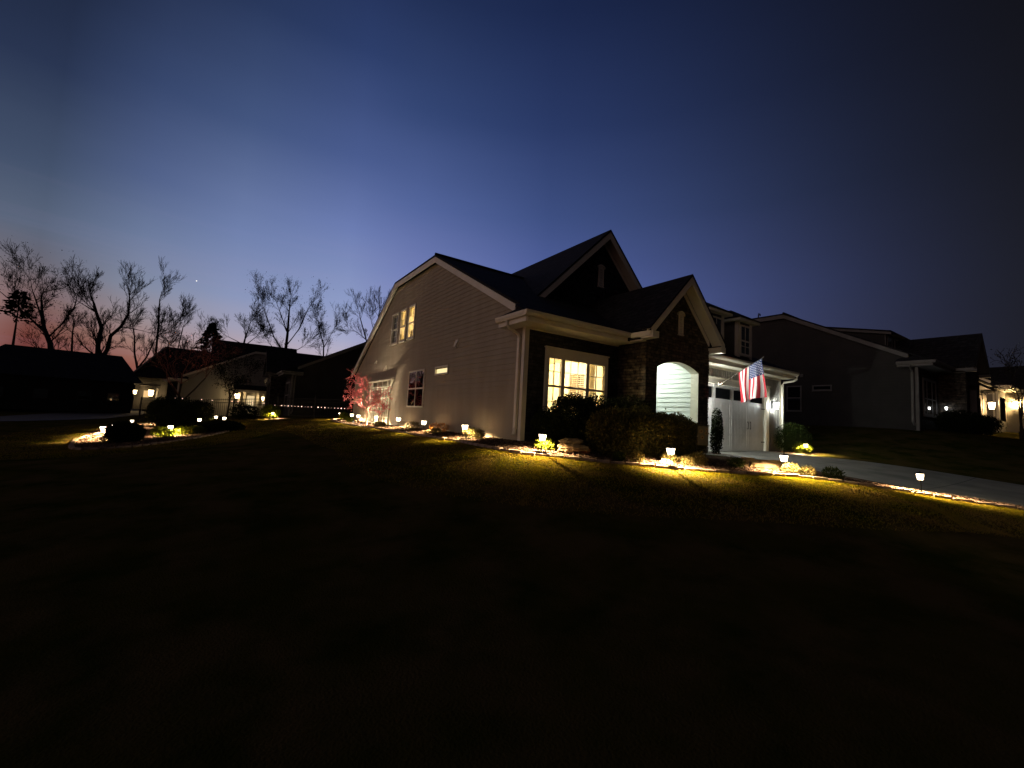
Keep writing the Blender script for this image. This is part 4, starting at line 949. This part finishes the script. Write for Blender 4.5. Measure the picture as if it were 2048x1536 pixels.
# ------------------------------------------------------------------ trellis on the side wall
o = empty('trellis', (-.14, 0, 0), 0, 'white arched garden trellis against the taupe side wall', 'trellis')
b = MB(); ya, yb = 10.25, 13.35; zt = 2.0
for y in (ya, yb): b.box(-.035, .035, y-.035, y+.035, -.15, zt)
b.box(-.10, .06, ya-.30, yb+.30, zt, zt+.05); b.box(-.03, .03, ya, yb, zt-.3, zt-.26)
for y, s in ((ya, 1), (yb, -1)): b.bar((0, y, zt-.38), (0, y+s*.32, zt-.01), .05); b.bar((0, y, zt-.3), (0, y-s*.3, zt-.01), .05)
b.build('trellis_frame', M['trim'], o)
b = MB(); k = 8
for i in range(1, k): y = ya+(yb-ya)*i/k; b.box(-.010, .010, y-.011, y+.011, -.1, zt-.0 if i % 2 else 1.72)
for z in (.3, .75, 1.2, 1.62): b.box(-.026, -.013, ya, yb, z-.015, z+.015)
b.build('lattice', M['trim'], o)
o = empty('picket_panel', (-.35, 0, 0), 0, 'low white picket panel standing in front of the trellis', 'garden fence')
b = MB(); k = 9
for i in range(k):
    y = 11.3+i*.26; b.box(-.015, .015, y-.035, y+.035, -.12, .62); b.prism([(-.015, y-.035, .62), (-.015, y+.035, .62), (-.015, y, .72)], (.03, 0, 0))
b.build('picket', M['trim'], o); b = MB(); b.box(.0151, .035, 11.25, 13.45, .1, .15); b.box(.0151, .035, 11.25, 13.45, .48, .53); b.build('rail', M['trim'], o)
# ------------------------------------------------------------------ trees
def grow(seed, start, limbs, rng_len, depth, spread, thin=.72, rmin=.012, up=.25, droop=0, fork=(2, 3), wob=.18, side=.5):
    """limbs: [(points, r0, r1)] main stems; returns stem list + twig segments"""
    r = random.Random(seed); segs = []; tips = []
    def branch(p, d, L_, rad, lv):
        n = 3; pts = [p]; q = p.copy(); dd = d.copy()
        for i in range(n):
            dd = (dd+Vector((r.gauss(0, wob), r.gauss(0, wob), r.gauss(0, wob)+up*.22-droop*.2*(depth-lv < 2)))).normalized()
            q = q+dd*(L_/n); pts.append(q.copy())
        rr = [max(rmin, rad*(1-.4*i/n)) for i in range(n+1)]
        segs.append((pts, rr, lv))
        if lv >= depth: tips.append((q, dd)); return
        k = r.randint(*fork)
        for i in range(k):
            a = r.uniform(0, 2*PI); s = r.uniform(.5, 1)*spread
            pr = dd.cross(Vector((math.cos(a), math.sin(a), .3))).normalized()
            nd = (dd*math.cos(s)+pr*math.sin(s)+Vector((0, 0, up))).normalized()
            branch(q, nd, L_*thin*r.uniform(.75, 1.2), rr[-1]*.75, lv+1)
        for i in (1, 2):
            if r.random() < side and lv < depth:
                a = r.uniform(0, 2*PI); s = spread*r.uniform(.9, 1.5); pr = dd.cross(Vector((math.cos(a), math.sin(a), .3))).normalized()
                branch(pts[i], (dd*math.cos(s)+pr*math.sin(s)).normalized(), L_*thin*.7, rr[i]*.45, lv+2 if lv+2 <= depth else depth)
    for pts, r0, r1 in limbs:
        P = [Vector(p) for p in pts]; n = len(P); segs.append((P, [r0+(r1-r0)*i/(n-1) for i in range(n)], 0))
        d = (P[-1]-P[-2]).normalized(); branch(P[-1], d, rng_len, r1*.8, 1)
        for i in range(1, n):
            if i == n-1 or True:
                for t in range(2):
                    a = r.uniform(0, 2*PI); s = spread*r.uniform(1.0, 1.6); dd = (P[i]-P[i-1]).normalized(); pr = dd.cross(Vector((math.cos(a), math.sin(a), .3))).normalized()
                    rad = (r0+(r1-r0)*i/(n-1))
                    if P[i].z-P[0].z > rng_len*.9: branch(P[i], (dd*math.cos(s)+pr*math.sin(s)).normalized(), rng_len*r.uniform(.6, .95), rad*.42, 2)
    return segs, tips
def tree(loc, label, segs, tips, bark, twig=None, leaf=None, nleaf=0, lsize=.2, lrad=.5, seed=0, name='tree', group=None, k0=6):
    o = empty(name, loc, 0, label, 'tree', group)
    t = MB(); c = MB()
    for pts, rr, lv in segs:
        if lv == 0: t.tube(pts, rr, k0)
        else: c.tube(pts, rr, 3 if rr[0] < .06 else 4, cap=False)
    t.build('trunk', M[bark], o, smooth=True); c.build('crown', M[twig or bark], o)
    if leaf and nleaf:
        r = np.random.default_rng(seed); T = np.array([tuple(p) for p, _ in tips]); idx = r.integers(0, len(T), nleaf); P = T[idx]+r.normal(0, lrad*.5, (nleaf, 3))
        a = r.normal(size=(nleaf, 3)); a /= np.linalg.norm(a, axis=1)[:,None]; cc = np.cross(a, r.normal(size=(nleaf, 3))); cc /= np.linalg.norm(cc, axis=1)[:,None]; s = (lsize*r.uniform(.5, 1.3, nleaf))[:,None]
        mesh_obj('foliage', np.stack([P, P+a*s*.5+cc*s*.3, P+a*s, P+a*s*.5-cc*s*.3], 1).reshape(-1, 3), np.arange(4*nleaf).reshape(-1, 4), M[leaf], o)
    return o
def vis(az, d):  # ground point at azimuth (degrees from +Y) and distance from the camera position
    return CAM.x+d*math.sin(math.radians(az)), CAM.y+d*math.cos(math.radians(az))
M['bark_pale'] = noise_mat('bark_pale', [(.30,.17,.09),(.42,.27,.16)], 12, .8, .4, 40)
M['twig_dim'] = leaf_mat('twig_dim', (.16,.07,.05), (.24,.10,.08)); M['leaf_dim'] = leaf_mat('leaf_dim', (.30,.07,.06), (.42,.13,.12))
# small lit red tree by the side wall
limbs = [([(0,0,0), (.0,.1,.55), (.0,.3,1.0), (-.05,.9,1.3)], .055, .03), ([(0,.16,.7), (0,-.5,.9), (0,-1.1,1.02)], .032, .02), ([(0,.3,1.0), (.05,1.6,1.5)], .03, .02), ([(-.02,.6,1.15), (-.1,.7,1.65)], .028, .016), ([(-.02,.9,1.25), (-.1,2.4,1.15)], .025, .014), ([(0,-.7,.95),(0.05,-1.3,1.3)], .018,.012)]
sg_, tp = grow(5, None, limbs, .40, 5, .62, thin=.76, rmin=.0095, up=.0, droop=.3, wob=.22, side=.6)
tree((-.9, 10.9, h(-.9, 10.9)), 'small lit tree with crooked coral red branches beside the house wall', sg_, tp, 'bark_pale', 'twig_red', 'leaf_red', 800, .05, .12, 3, 'small_tree')
# bare reddish tree of the island bed
limbs = [([(0,0,0), (.05,0,.9), (-.1,0,1.6), (-.05,0,2.2)], .09, .05), ([(0,0,1.2), (.5,.1,1.9), (.95,.1,2.6)], .055, .03), ([(0,0,1.4), (-.5,0,2.1)], .05, .03)]
sg_, tp = grow(9, None, limbs, 1.05, 5, .5, thin=.74, rmin=.008, up=.12, side=.6)
tree((-8.25, 19.6, h(-8.25, 19.6)), 'bare reddish ornamental tree rising from the island bed', sg_, tp, 'bark', 'twig_dim', 'leaf_dim', 900, .07, .3, 4, 'small_tree')
limbs = [([(0,0,0), (.05,0,1.1), (0,0,1.8)], .07, .04), ([(0,0,1.2), (.3,.1,1.9)], .04, .03)]
sg_, tp = grow(12, None, limbs, .9, 5, .5, thin=.74, rmin=.008, up=.2)
tree((-6.1, 23.3, h(-6.1, 23.3)), 'small dark leafy tree before the pale gable wall', sg_, tp, 'bark', 'bark', 'leaf_dark', 2500, .1, .3, 5, 'small_tree')
# bare trees against the dusk sky
def px_tree(i, px, dist, H_, seed, limbs, ln, dep, spread, label, **kw):
    x, y = TX[i]; z = h(x, y)
    kk = dict(up=.30, side=.7, wob=.09); kk.update({k: v for k, v in kw.items() if k in ('up', 'droop', 'wob', 'side', 'thin', 'fork')})
    sc = kw.get('sc', .93); sx = dict(T1=.60, T2=.64, T3=.62, T4=.72, T5=.72, T6=.77, T7=.83, T8=.86).get(i, .9); ln *= sx**.15*(1.18 if i in ('T8', 'T4', 'T9') else 1); limbs = [([(q[0]*sc*sx, q[1]*sc, q[2]*sc) for q in pts], a, b_) for pts, a, b_ in limbs]
    kk['up'] = kk['up']*.85; kk['wob'] = .07; kk['thin'] = .84; kk['side'] = .8; limbs = [(q, a*.64, b_*.66) for q, a, b_ in limbs]
    sg_, tp = grow(seed, None, limbs, ln*.56*sc, dep+1, spread*.9, rmin=.013, **kk)
    return tree((x, y, z), label, sg_, tp, 'bark_far', 'bark_far', kw.get('leaf'), kw.get('nleaf', 0), kw.get('lsize', .45)*.6, kw.get('lrad', 1.2)*.8, seed, 'bare_tree' if not kw.get('nm') else kw['nm'], 'bare trees behind the houses', 5)
TX = {'T1': (-24.69, 68.90), 'T2': (-20.63, 69.74), 'T3': (-24.32, 74.10), 'T4': (-15.26, 72.53), 'T5': (-17.72, 78.28), 'T6': (-12.71, 80.79), 'CON': (-8.88, 78.97), 'T7': (-4.51, 78.98), 'T8': (1.80, 74.60), 'T9': (8.76, 77.68), 'T10': (16.99, 71.67), 'T11': (18.45, 71.23), 'TL': (-26.72, 63.21), 'B': (10.58, 79.38)}
px_tree('T1', 0, 0, 19, 21, [([(0,0,0), (-.2,0,6), (-.9,0,8.6), (-2.2,0,10.6), (-3.0,.2,13)], .62, .26), ([(-1.6,0,9.8), (-4.5,.6,11.6), (-7.6,.4,13.6)], .24, .12), ([(-1.4,0,9.3), (.8,-.4,11.5), (2.2,0,14)], .22, .12), ([(-2.8,0,12), (-4.2,-.8,15)], .18, .1)], 3.0, 5, .55, 'large spreading tree with dead leaf clumps behind the dark house', leaf='leaf_far', nleaf=1800, lsize=.3, lrad=1.5, up=.16)
px_tree('T2', 0, 0, 20, 22, [([(0,0,0), (-.1,0,7.2)], .95, .75), ([(-.2,0,7), (-.5,0,9.5), (-.4,.3,12.4), (-1.6,.2,14.6), (-2.2,0,16)], .5, .2), ([(.1,0,7), (1.2,0,9), (1.5,0,11.2), (3.2,-.3,12.8), (4.2,0,15), (4.1,0,17)], .46, .16), ([(3.2,-.3,12.8), (6.2,.2,12.7)], .14, .08), ([(-1.6,.2,14.6), (-3.6,.2,15.4)], .16, .1)], 2.9, 5, .55, 'tall bare tree forked into two crooked stems', sc=.88, up=.16)
px_tree('T3', 0, 0, 14, 23, [([(0,0,0), (.2,0,7.5), (-.2,0,11)], .3, .14)], 2.20, 5, .6, 'slim bare tree between the two largest ones', up=.1)
px_tree('T4', 0, 0, 21.5, 24, [([(0,0,0), (.2,0,8), (.1,0,13), (-.2,0,17)], .34, .12), ([(0,0,11.5), (1.6,.2,13)], .1, .06), ([(.1,0,8.5), (1.8,.3,10)], .1, .06)], 2.1, 5, .45, 'tallest slender bare tree with a narrow crown', up=.2)
px_tree('T5', 0, 0, 16.6, 25, [([(0,0,0), (0,0,6.5), (-.8,0,9), (-1.2,0,12)], .3, .14), ([(0,0,6.5), (1.4,0,8.6), (2.4,0,11.5)], .22, .12)], 2.64, 5, .55, 'low broad bare tree with a flat crown next to the slender one', up=.1)
px_tree('T6', 0, 0, 18.5, 26, [([(0,0,0), (-.1,0,7.4)], .34, .28), ([(-.1,0,7.4), (-.9,0,9.6), (-.3,0,14.5)], .2, .1), ([(-.1,0,7.4), (.6,0,9.4), (3.2,0,13)], .18, .1)], 2.53, 5, .5, 'bare tree with two thin upright forks beside the dark conifer', up=.14)
px_tree('T7', 0, 0, 19.5, 27, [([(0,0,0), (0,0,9), (.6,0,13.6)], .48, .22), ([(.3,0,12), (2.6,0,14.2)], .14, .08), ([(.4,0,12.6), (-2.4,0,13.6)], .12, .07), ([(.6,0,13.6), (1.2,0,16.5)], .15, .08)], 2.0, 5, .55, 'bare tree with a thick stem standing alone left of the biggest crown', up=.12)
px_tree('T8', 0, 0, 23.8, 28, [([(0,0,0), (.2,0,10), (.3,0,15), (.2,0,19)], .55, .22), ([(.2,0,11), (-2.2,.4,14), (-4.2,0,18)], .2, .12), ([(.2,0,12.5), (2.4,-.3,16), (3.6,0,19.5)], .22, .12), ([(.2,0,10), (-2.6,.4,12.4)], .12, .08), ([(.2,0,10.5), (3.2,0,12.6)], .12, .08), ([(.3,0,15), (-1.6,.2,19)], .16, .1)], 2.64, 5, .5, 'biggest tree with a broad round crown still holding brown leaves', leaf='leaf_far', nleaf=2600, lsize=.3, lrad=1.1, up=.16)
px_tree('T9', 0, 0, 21.5, 29, [([(0,0,0), (0,0,11), (-.2,0,14), (-1.4,0,17)], .3, .13), ([(-.1,0,13.5), (1.2,0,16.5)], .12, .08)], 2.42, 5, .5, 'slim bare tree with a small round crown and a bent stub', up=.16)
px_tree('B', 0, 0, 12, 30, [([(0,0,0), (.3,0,5)], .2, .1), ([(0,0,1), (-2,0,5.5)], .14, .08), ([(0,0,1), (2.2,0,5.5)], .14, .08)], 2.86, 5, .5, 'low twiggy bare tree below the slim bent one', up=.1)
px_tree('T10', 0, 0, 24.5, 31, [([(0,0,0), (-.6,0,9), (-2.6,0,15), (-4.2,0,19)], .34, .14), ([(-2.6,0,15), (-4.9,.2,16.4)], .1, .06)], 2.42, 5, .5, 'bare tree leaning away from the tall house gable', up=.12)
px_tree('T11', 0, 0, 24.7, 32, [([(0,0,0), (-1.6,0,10), (-1.8,0,15), (-2.2,0,20)], .44, .18), ([(-1.7,0,12), (.8,0,16), (1.6,0,20)], .24, .12), ([(-1.8,0,14), (-3.6,0,18.5)], .15, .09)], 2.53, 5, .45, 'tall bare tree close behind the edge of the house gable', up=.2)
# reflected ones just beyond the left edge
for i, (x, y, s) in enumerate(((-41, 57, 41), (-38.5, 50, 42))):
    sg_, tp = grow(s, None, [([(0,0,0), (.2,0,7), (-.4,0,11)], .4, .18), ([(0,0,8), (2,0,11)], .14, .1), ([(0,0,8.5), (-2.2,0,12)], .14, .1)], 2.4, 5, .5, rmin=.03)
    tree((x, y, h(x, y)), ('bare tree near the tall pine pole', 'shorter bare tree near the tall pine pole')[i], sg_, tp, 'bark_far', 'bark_far', seed=s, name='bare_tree', group='bare trees behind the houses', k0=5)
# pine at the very left and the dark conifer
def conifer(loc, H_, R_, base, label, seed, n=1500, name='conifer', clumpy=False):
    o = empty(name, loc, 0, label, 'tree'); r = random.Random(seed)
    b = MB(); b.tube([(0,0,0), (0,0,H_*.95)], [H_*.018, .03], 6); b.build('trunk', M['bark_far'], o)
    rr = np.random.default_rng(seed); P = []; A = []
    for i in range(n):
        t = rr.uniform(0, 1)**.8; z = H_*(base+(1-base)*t); rad = R_*(1-t)**.85*rr.uniform(.5, 1.12) if not clumpy else R_*(.35+.65*math.sin(PI*min(1, t+.15)))*rr.uniform(.2, 1)
        a = rr.uniform(0, 2*PI); lay = math.sin(z*5.0)*.18*R_*(1-t)
        for k in np.linspace(.25, 1, 5):
            P.append(((rad+lay)*k*math.cos(a), (rad+lay)*k*math.sin(a), z-.18*rad*k)); A.append((math.cos(a), math.sin(a), rr.normal(0, .35)))
    P = np.array(P); A = np.array(A); A /= np.linalg.norm(A, axis=1)[:,None]; C = np.cross(A, rr.normal(size=A.shape)); C /= np.linalg.norm(C, axis=1)[:,None]; s = .45*rr.uniform(.5, 1.3, len(P))[:,None]*(H_/14)
    mesh_obj('foliage', np.stack([P, P+A*s*.5+C*s*.3, P+A*s, P+A*s*.5-C*s*.3], 1).reshape(-1, 3), np.arange(4*len(P)).reshape(-1, 4), M['pine'], o)
    return o
conifer((*TX['CON'], h(*TX['CON'])), 14.7, 4.6, .25, 'dark pointed conifer between the bare trees', 51, 900)
o = conifer((*TX['TL'], h(*TX['TL'])), 13.2, 1.5, .74, 'tall thin pine with a bare pole-like trunk at the end of the tree line', 52, 150, 'pine_tree', True)
for i, (x, y, hh) in enumerate(((-14.2, 74, 8.0), (-2.2, 76, 9.0))):
    conifer((x, y, h(x, y)), hh, 2.2, .15, ('short dark conifer below the slender bare tree', 'short dark conifer below the thick stemmed bare tree')[i], 55+i, 700)
# far wood reading as one dark mass
r = np.random.default_rng(8); n = 26000
azs = r.uniform(-32, 92, n); d = r.uniform(92, 104, n); X = CAM.x+d*np.sin(np.radians(azs)); Y = CAM.y+d*np.cos(np.radians(azs)); top = 5.0+1.6*np.sin(azs*.9)+1.1*np.sin(azs*2.3+1)
top = np.where(azs > 40, top*.5, top)
Z = r.uniform(-1.5, 1, n)*0+(-1.2+(top+1.2)*r.uniform(0, 1, n)**.8); P = np.stack([X, Y, Z], 1); A = r.normal(size=(n, 3)); A /= np.linalg.norm(A, axis=1)[:,None]; C = np.cross(A, r.normal(size=(n, 3))); C /= np.linalg.norm(C, axis=1)[:,None]; s = 1.5*r.uniform(.5, 1.2, n)[:,None]
o = mesh_obj('far_wood', np.stack([P-A*s*.5, P+C*s*.35, P+A*s*.5, P-C*s*.35], 1).reshape(-1, 3), np.arange(4*n).reshape(-1, 4), M['pine']); tag(o, 'low dark wood along the skyline', 'wood', kind='stuff')
# ------------------------------------------------------------------ other houses
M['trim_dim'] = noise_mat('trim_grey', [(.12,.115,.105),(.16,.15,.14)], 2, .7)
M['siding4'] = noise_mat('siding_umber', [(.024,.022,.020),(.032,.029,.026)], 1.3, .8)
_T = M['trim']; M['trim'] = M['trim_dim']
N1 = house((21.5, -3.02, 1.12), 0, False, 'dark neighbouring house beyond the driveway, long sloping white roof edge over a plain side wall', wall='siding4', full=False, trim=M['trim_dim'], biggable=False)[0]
window(N1, ('front', 0), .67, 3.07, .62, 2.52, .12, rail=1.5, mull=((1.25, 1.37), (2.19, 2.31)))
window(N1, ('side', 0), 5.05, 5.85, .72, 2.22, .07, rail=1.5); window(N1, ('side', 0), 3.55, 4.5, 1.9, 2.22, .07)
b = MB(); b.box(-.08, -.002, 4.95, 5.12, 2.72, 2.9); b.build('wall_vent', M['trim_dim'], N1)
b = MB(); b.face([(3.0, 2.0, 4.3), (3.0, 2.0, 5.45), (3.0, 8.0, 6.75), (3.0, 8.0, 4.3)]); b.face([(3.0, 2.0, 4.2), (8.5, 2.0, 4.2), (8.5, 2.0, 5.45), (3.0, 2.0, 5.45)])
d = b.build('shed_dormer', M['siding4'], N1)
b = MB(); b.prism([(2.85, 1.7, 5.50), (8.7, 1.7, 5.50), (8.7, 8.2, 6.91), (2.85, 8.2, 6.91)], (0, 0, -.09)); b.build('dormer_roof', M['roof'], d)
b = MB(); b.prism([(2.84, 1.69, 5.40), (2.84, 8.2, 6.81), (2.84, 8.2, 6.68), (2.84, 1.69, 5.27)], (.05, 0, 0)); b.box(2.97, 3.12, 1.97, 1.999, 4.3, 5.36); b.build('dormer_trim', M['trim_dim'], d)
window(d, ('front', 2.0), 3.3, 4.1, 4.62, 5.3, .06, vm=(3.7,)); window(d, ('front', 2.0), 4.6, 5.4, 4.62, 5.3, .06, vm=(5.0,))
M['trim'] = _T
sconce((21.5+13.0, -3.46, 2.98), 'warm glowing wall lantern on the garage of the dark neighbouring house', 190, (1, .62, .26), warm, s=2.0)
sconce((21.5+3.3, -3.3, 2.25), 'small cool white light added in place of a reflection beside the front window of the dark neighbouring house', 1.5, (.85, .9, 1), cool, s=.6)  # lantern added to stand in for a white reflection on the neighbouring front
N2 = house((41.0, -3.2, 1.6), 0, False, 'farthest house on the slope with warm lit garage front', wall='siding3', full=False, trim=M['trim'], biggable=True, stone='siding3')[0]
sconce((44.3, -3.5, 3.7), 'warm glowing wall lantern on the farthest lit house front', 380, (1, .66, .28), warm, s=1.7)
sconce((48.0, -3.8, 3.5), 'warm glowing wall lantern at the far garage of the farthest house', 420, (1, .66, .28), warm, s=1.7)
# house across the back corner: its plain side wall faces the fence
def side_house(x, y, z, label, wall, **kw):
    # front looks towards -X, its long plain side towards -Y
    return house((x, y, z), -PI/2, True, label, wall=wall, **kw)[0]
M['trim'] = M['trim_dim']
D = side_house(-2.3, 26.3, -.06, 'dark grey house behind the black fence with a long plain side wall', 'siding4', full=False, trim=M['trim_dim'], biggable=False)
MIR[0] = True; window(D, ('side', 0), 5.6, 7.4, 1.0, 1.35, .06, sill=False); window(D, ('front', 0), .67, 3.07, .62, 2.52, .12, rail=1.5, mull=((1.25, 1.37), (2.19, 2.31))); b = MB(); b.box(6.2, 7.3, .2, 1.9, 2.7, 4.2); d = b.build('dormer', M['siding4'], D)
b = MB(); b.box(5.95, 7.55, -.05, 2.0, 4.2, 4.32); b.build('dormer_trim', M['trim'], d)
b = MB(); q = [(5.9,-.1,4.33), (7.6,-.1,4.33), (7.6,2.2,4.33), (5.9,2.2,4.33)]
for i in range(4): b.face([q[i], q[(i+1) % 4], (6.75, 1.1, 4.85)])
b.build('dormer_roof', M['roof'], d)
M['trim'] = _T; window(d, ('front', .2), 6.35, 7.15, 3.2, 4.1, .09, rail=3.65); window(d, ('side', 6.2), .45, 1.15, 3.2, 4.1, .09, rail=3.65)
MIR[0] = False; M['trim'] = _T
M['siding5'] = noise_mat('siding_cream', [(.34,.32,.27),(.38,.36,.30)], 1.3, .75)
C_ = side_house(-10.0, 42.0, -.55, 'pale beige house with a big side gable beyond the fence', 'siding5', full=True)
# lit entrance on the wall of the pale house
o = empty('entry_porch', (-4.05, 41.2, -.5), 0, 'small lit entrance porch with pale columns at the foot of the pale gable wall', 'porch')
b = MB(); 
for x in (-1.05, -.55, .55, 1.05): b.box(x-.10, x+.10, -.1, .1, 0, 2.25)
b.box(-1.4, 1.4, -.25, .75, 2.25, 2.5); b.build('column', M['trim'], o); b = MB(); b.prism([(-1.6, -.4, 2.5), (1.6, -.4, 2.5), (1.6, .8, 2.95), (-1.6, .8, 2.95)], (0, 0, .08)); b.build('porch_roof', M['roof'], o)
b = MB(); b.box(-.32, .32, .6, .7, 0, 1.95); b.build('door', emis('lit_door_glass', (1, .74, .38), 0.8), o)
sconce((-5.3, 41.15, 1.35), 'warm porch lantern on the left-hand column of the small lit entrance', 26, (1, .68, .34), warm, s=1.8)
sconce((-3.05, 41.05, 1.25), 'warm porch lantern on the right-hand column of the small lit entrance', 14, (1, .68, .34), warm, s=1.3)
Bh = empty('house', (-15.2, 58.8, -.7), 0, 'dark distant house with a steep lit roof edge and a lit entrance at its corner', 'house')
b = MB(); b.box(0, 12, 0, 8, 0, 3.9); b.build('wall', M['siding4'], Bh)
b = MB(); q = [(-.5,-.6,3.9), (12.6,-.6,3.9), (12.6,8.6,3.9), (-.5,8.6,3.9)]; r0_, r1_ = (2.2, 4, 8.3), (10.2, 4, 8.2)
for f in ([q[0], q[1], r1_, r0_], [q[1], q[2], r1_], [q[2], q[3], r0_, r1_], [q[3], q[0], r0_], q[::-1]): b.face(f)
b.build('roof', M['roof'], Bh)
b = MB(); b.bar((-.52,-.64,3.95), (2.1,3.9,8.25), .22, .12); b.box(-.6, 2.4, -1.2, -.62, 2.9, 3.1); b.box(-.5, -.3, -1.1, -.9, 0, 2.9); b.box(2.1, 2.3, -1.1, -.9, 0, 2.9); b.build('roof_edge', M['trim_dim'], Bh)
b = MB(); b.box(.85, 1.35, -.05, -.001, 1.5, 2.3); b.build('window', emis('far_lit_window', (1, .62, .26), .9), Bh)
sconce((-15.0, 57.9, 1.35), 'bright warm lantern at the corner of the dark distant house', 110, (1, .66, .30), warm, s=2.0)
sconce((-13.55, 58.0, 1.35), 'largest warm lantern beside the lit window of the dark distant house', 170, (1, .66, .30), warm, s=3.2)
# dark long house at the far end of the street
o = empty('house', (-17.4, 47, -.9), math.radians(14), 'long black house silhouette with a hipped roof and faint white windows across the street', 'house')
b = MB(); b.box(-7.2, 3.6, 0, 9, 0, 3.0); b.build('wall', mat('black_wall', (.02,.02,.02), .9), o)
b = MB(); b.face([(-7.8,-.6,3.0),(4.2,-.6,3.0),(2.9,4.5,5.9),(-5.2,4.5,5.9)]); b.face([(4.2,-.6,3),(4.2,9.6,3),(2.9,4.5,5.9)]); b.face([(4.2,9.6,3),(-7.8,9.6,3),(-5.2,4.5,5.9),(2.9,4.5,5.9)]); b.face([(-7.8,9.6,3),(-7.8,-.6,3),(-5.2,4.5,5.9)]); b.face([(-7.8,-.6,3),(-7.8,9.6,3),(4.2,9.6,3),(4.2,-.6,3)]); b.build('roof', M['roof'], o)
_t = M['trim']; M['trim'] = mat('dark_frame', (.07,.07,.075), .8)  # frames of the far house in an even colour darker than the other trim
for x in (-5.2, -2.6, .2, 2.2): window(o, ('front', 0), x-.45, x+.45, 1.1, 1.9, .05, rail=1.5)
M['trim'] = _t
MIR[0] = False
# ------------------------------------------------------------------ black picket fence and the string of small lights
def fence(A, B, label):
    A = Vector(A); B = Vector(B); L_ = (B-A).length; d = (B-A)/L_; o = empty('metal_fence', (A.x, A.y, 0), math.atan2(d.y, d.x), label, 'fence', None)
    n = int(L_/.115); b = MB(); Z = [h(*(A+d*(L_*i/n))) for i in range(n+1)]
    for i in range(n+1): x = L_*i/n; b.box(x-.008, x+.008, -.008, .008, Z[i]+.05, Z[i]+1.32)
    b.build('picket', M['metal'], o); b = MB()
    for zz in (.15, 1.05, 1.25):
        m_ = 10
        for i in range(m_): j0 = int(n*i/m_); j1 = int(n*(i+1)/m_); b.bar((L_*j0/n, .02, Z[j0]+zz), (L_*j1/n, .02, Z[j1]+zz), .022, .03)
    b.build('rail', M['metal'], o)
    k = max(1, round(L_/2.3))
    for i in range(k+1):
        x = L_*i/k; z = Z[int(n*i/k)]; q = MB(); q.box(x-.03, x+.03, -.03, .03, z-.2, z+1.42); q.box(x-.04, x+.04, -.04, .04, z+1.42, z+1.46); q.build('post', M['metal'], o)
    return o
fence((2.6, 18.6), (-3.4, 22.6), 'black metal picket fence running from the house towards the yellow shrub')
fence((-3.45, 22.65), (-10.5, 25.2), 'black metal picket fence behind the island bed')
SL = empty('string_lights', (0, 0, 0), 0, 'string of tiny warm lights stretched along behind the black fence', 'string lights')
sb = emis('string_bulb', (1, .60, .45), 3)
A = Vector((1.3, 20.3, .63)); Bp = Vector((-3.5, 23.4, .60)); Cp = Vector((-9.8, 26.0, .63)); rnd = random.Random(6)
b = MB(); b.tube([A, Bp, Cp], .006, 4); b.build('wire', M['metal'], SL)
for i in range(27):
    t = i/26; p = A.lerp(Bp, t); s = rnd.choice((.016, .022, .022, .036)); q = MB(); q.tube([p+Vector((0,0,-s)), p, p+Vector((0,0,s))], [s*.6, s, s*.6], 6); q.build('bulb', sb, SL)
for t in (.1, .2, .33, .38, .55, .64, .80, .86): 
    p = Bp.lerp(Cp, t)+Vector((0,0,.1)); s = .026; q = MB(); q.tube([p+Vector((0,0,-s)), p, p+Vector((0,0,s))], [s*.6, s, s*.6], 6); q.build('bulb', sb, SL)
# ------------------------------------------------------------------ small things on the right
limbs = [([(0,0,0), (.1,0,.7)], .07, .06), ([(.1,0,.7), (-.25,0,1.4), (-.4,0,2.1)], .05, .03), ([(.1,0,.7), (.55,0,1.4), (.7,0,2.2)], .05, .03)]
sg_, tp = grow(15, None, limbs, .8, 5, .5, thin=.74, rmin=.01, up=.15)
tree((27.5, -5.6, h(27.5, -5.6)), 'small bare forked tree in front of the warm lit garage', sg_, tp, 'bark', 'bark', 'leaf_dark', 500, .08, .3, 6, 'small_tree')
for i, (x, y, rx, hz, lb) in enumerate(((23.5, -4.0, 1.1, 1.0, 'dark shrub at the corner of the dark neighbouring house'), (26.3, -4.3, 1.3, .95, 'dark shrub under the neighbouring front window'), (29.2, -6.2, 1.2, .7, 'low dark shrub at the foot of the bare forked tree'))):
    shrub(x, y, rx, .8, hz, 6000, .09, 'leaf_dark', lb, 90+i)
# roof vent on the neighbouring ridge
b = MB(); b.tube([(0,0,0), (0,0,.55), (.03,0,.62), (.22,0,.62), (.22,0,.5)], .04, 6); o = b.build('roof_vent_pipe', M['metal'], N1); o.location = (1.0, 8.0, 6.6)
# evening star
b = MB(); b.tube([(0,-2.6,0), (0,-1.8,0), (0,0,0), (0,1.8,0), (0,2.6,0)], [.4, 1.8, 2.6, 1.8, .4], 10); o = b.build('evening_star', emis('star_light', (1, .97, .9), 1.2)); d_ = 2400
TXS = Vector((math.sin(math.radians(-3.42)), math.cos(math.radians(-3.42)), math.tan(math.radians(12.9)))).normalized(); o.location = CAM+TXS*d_
tag(o, 'bright white evening star low in the dusk sky beside the slender bare tree', 'star')
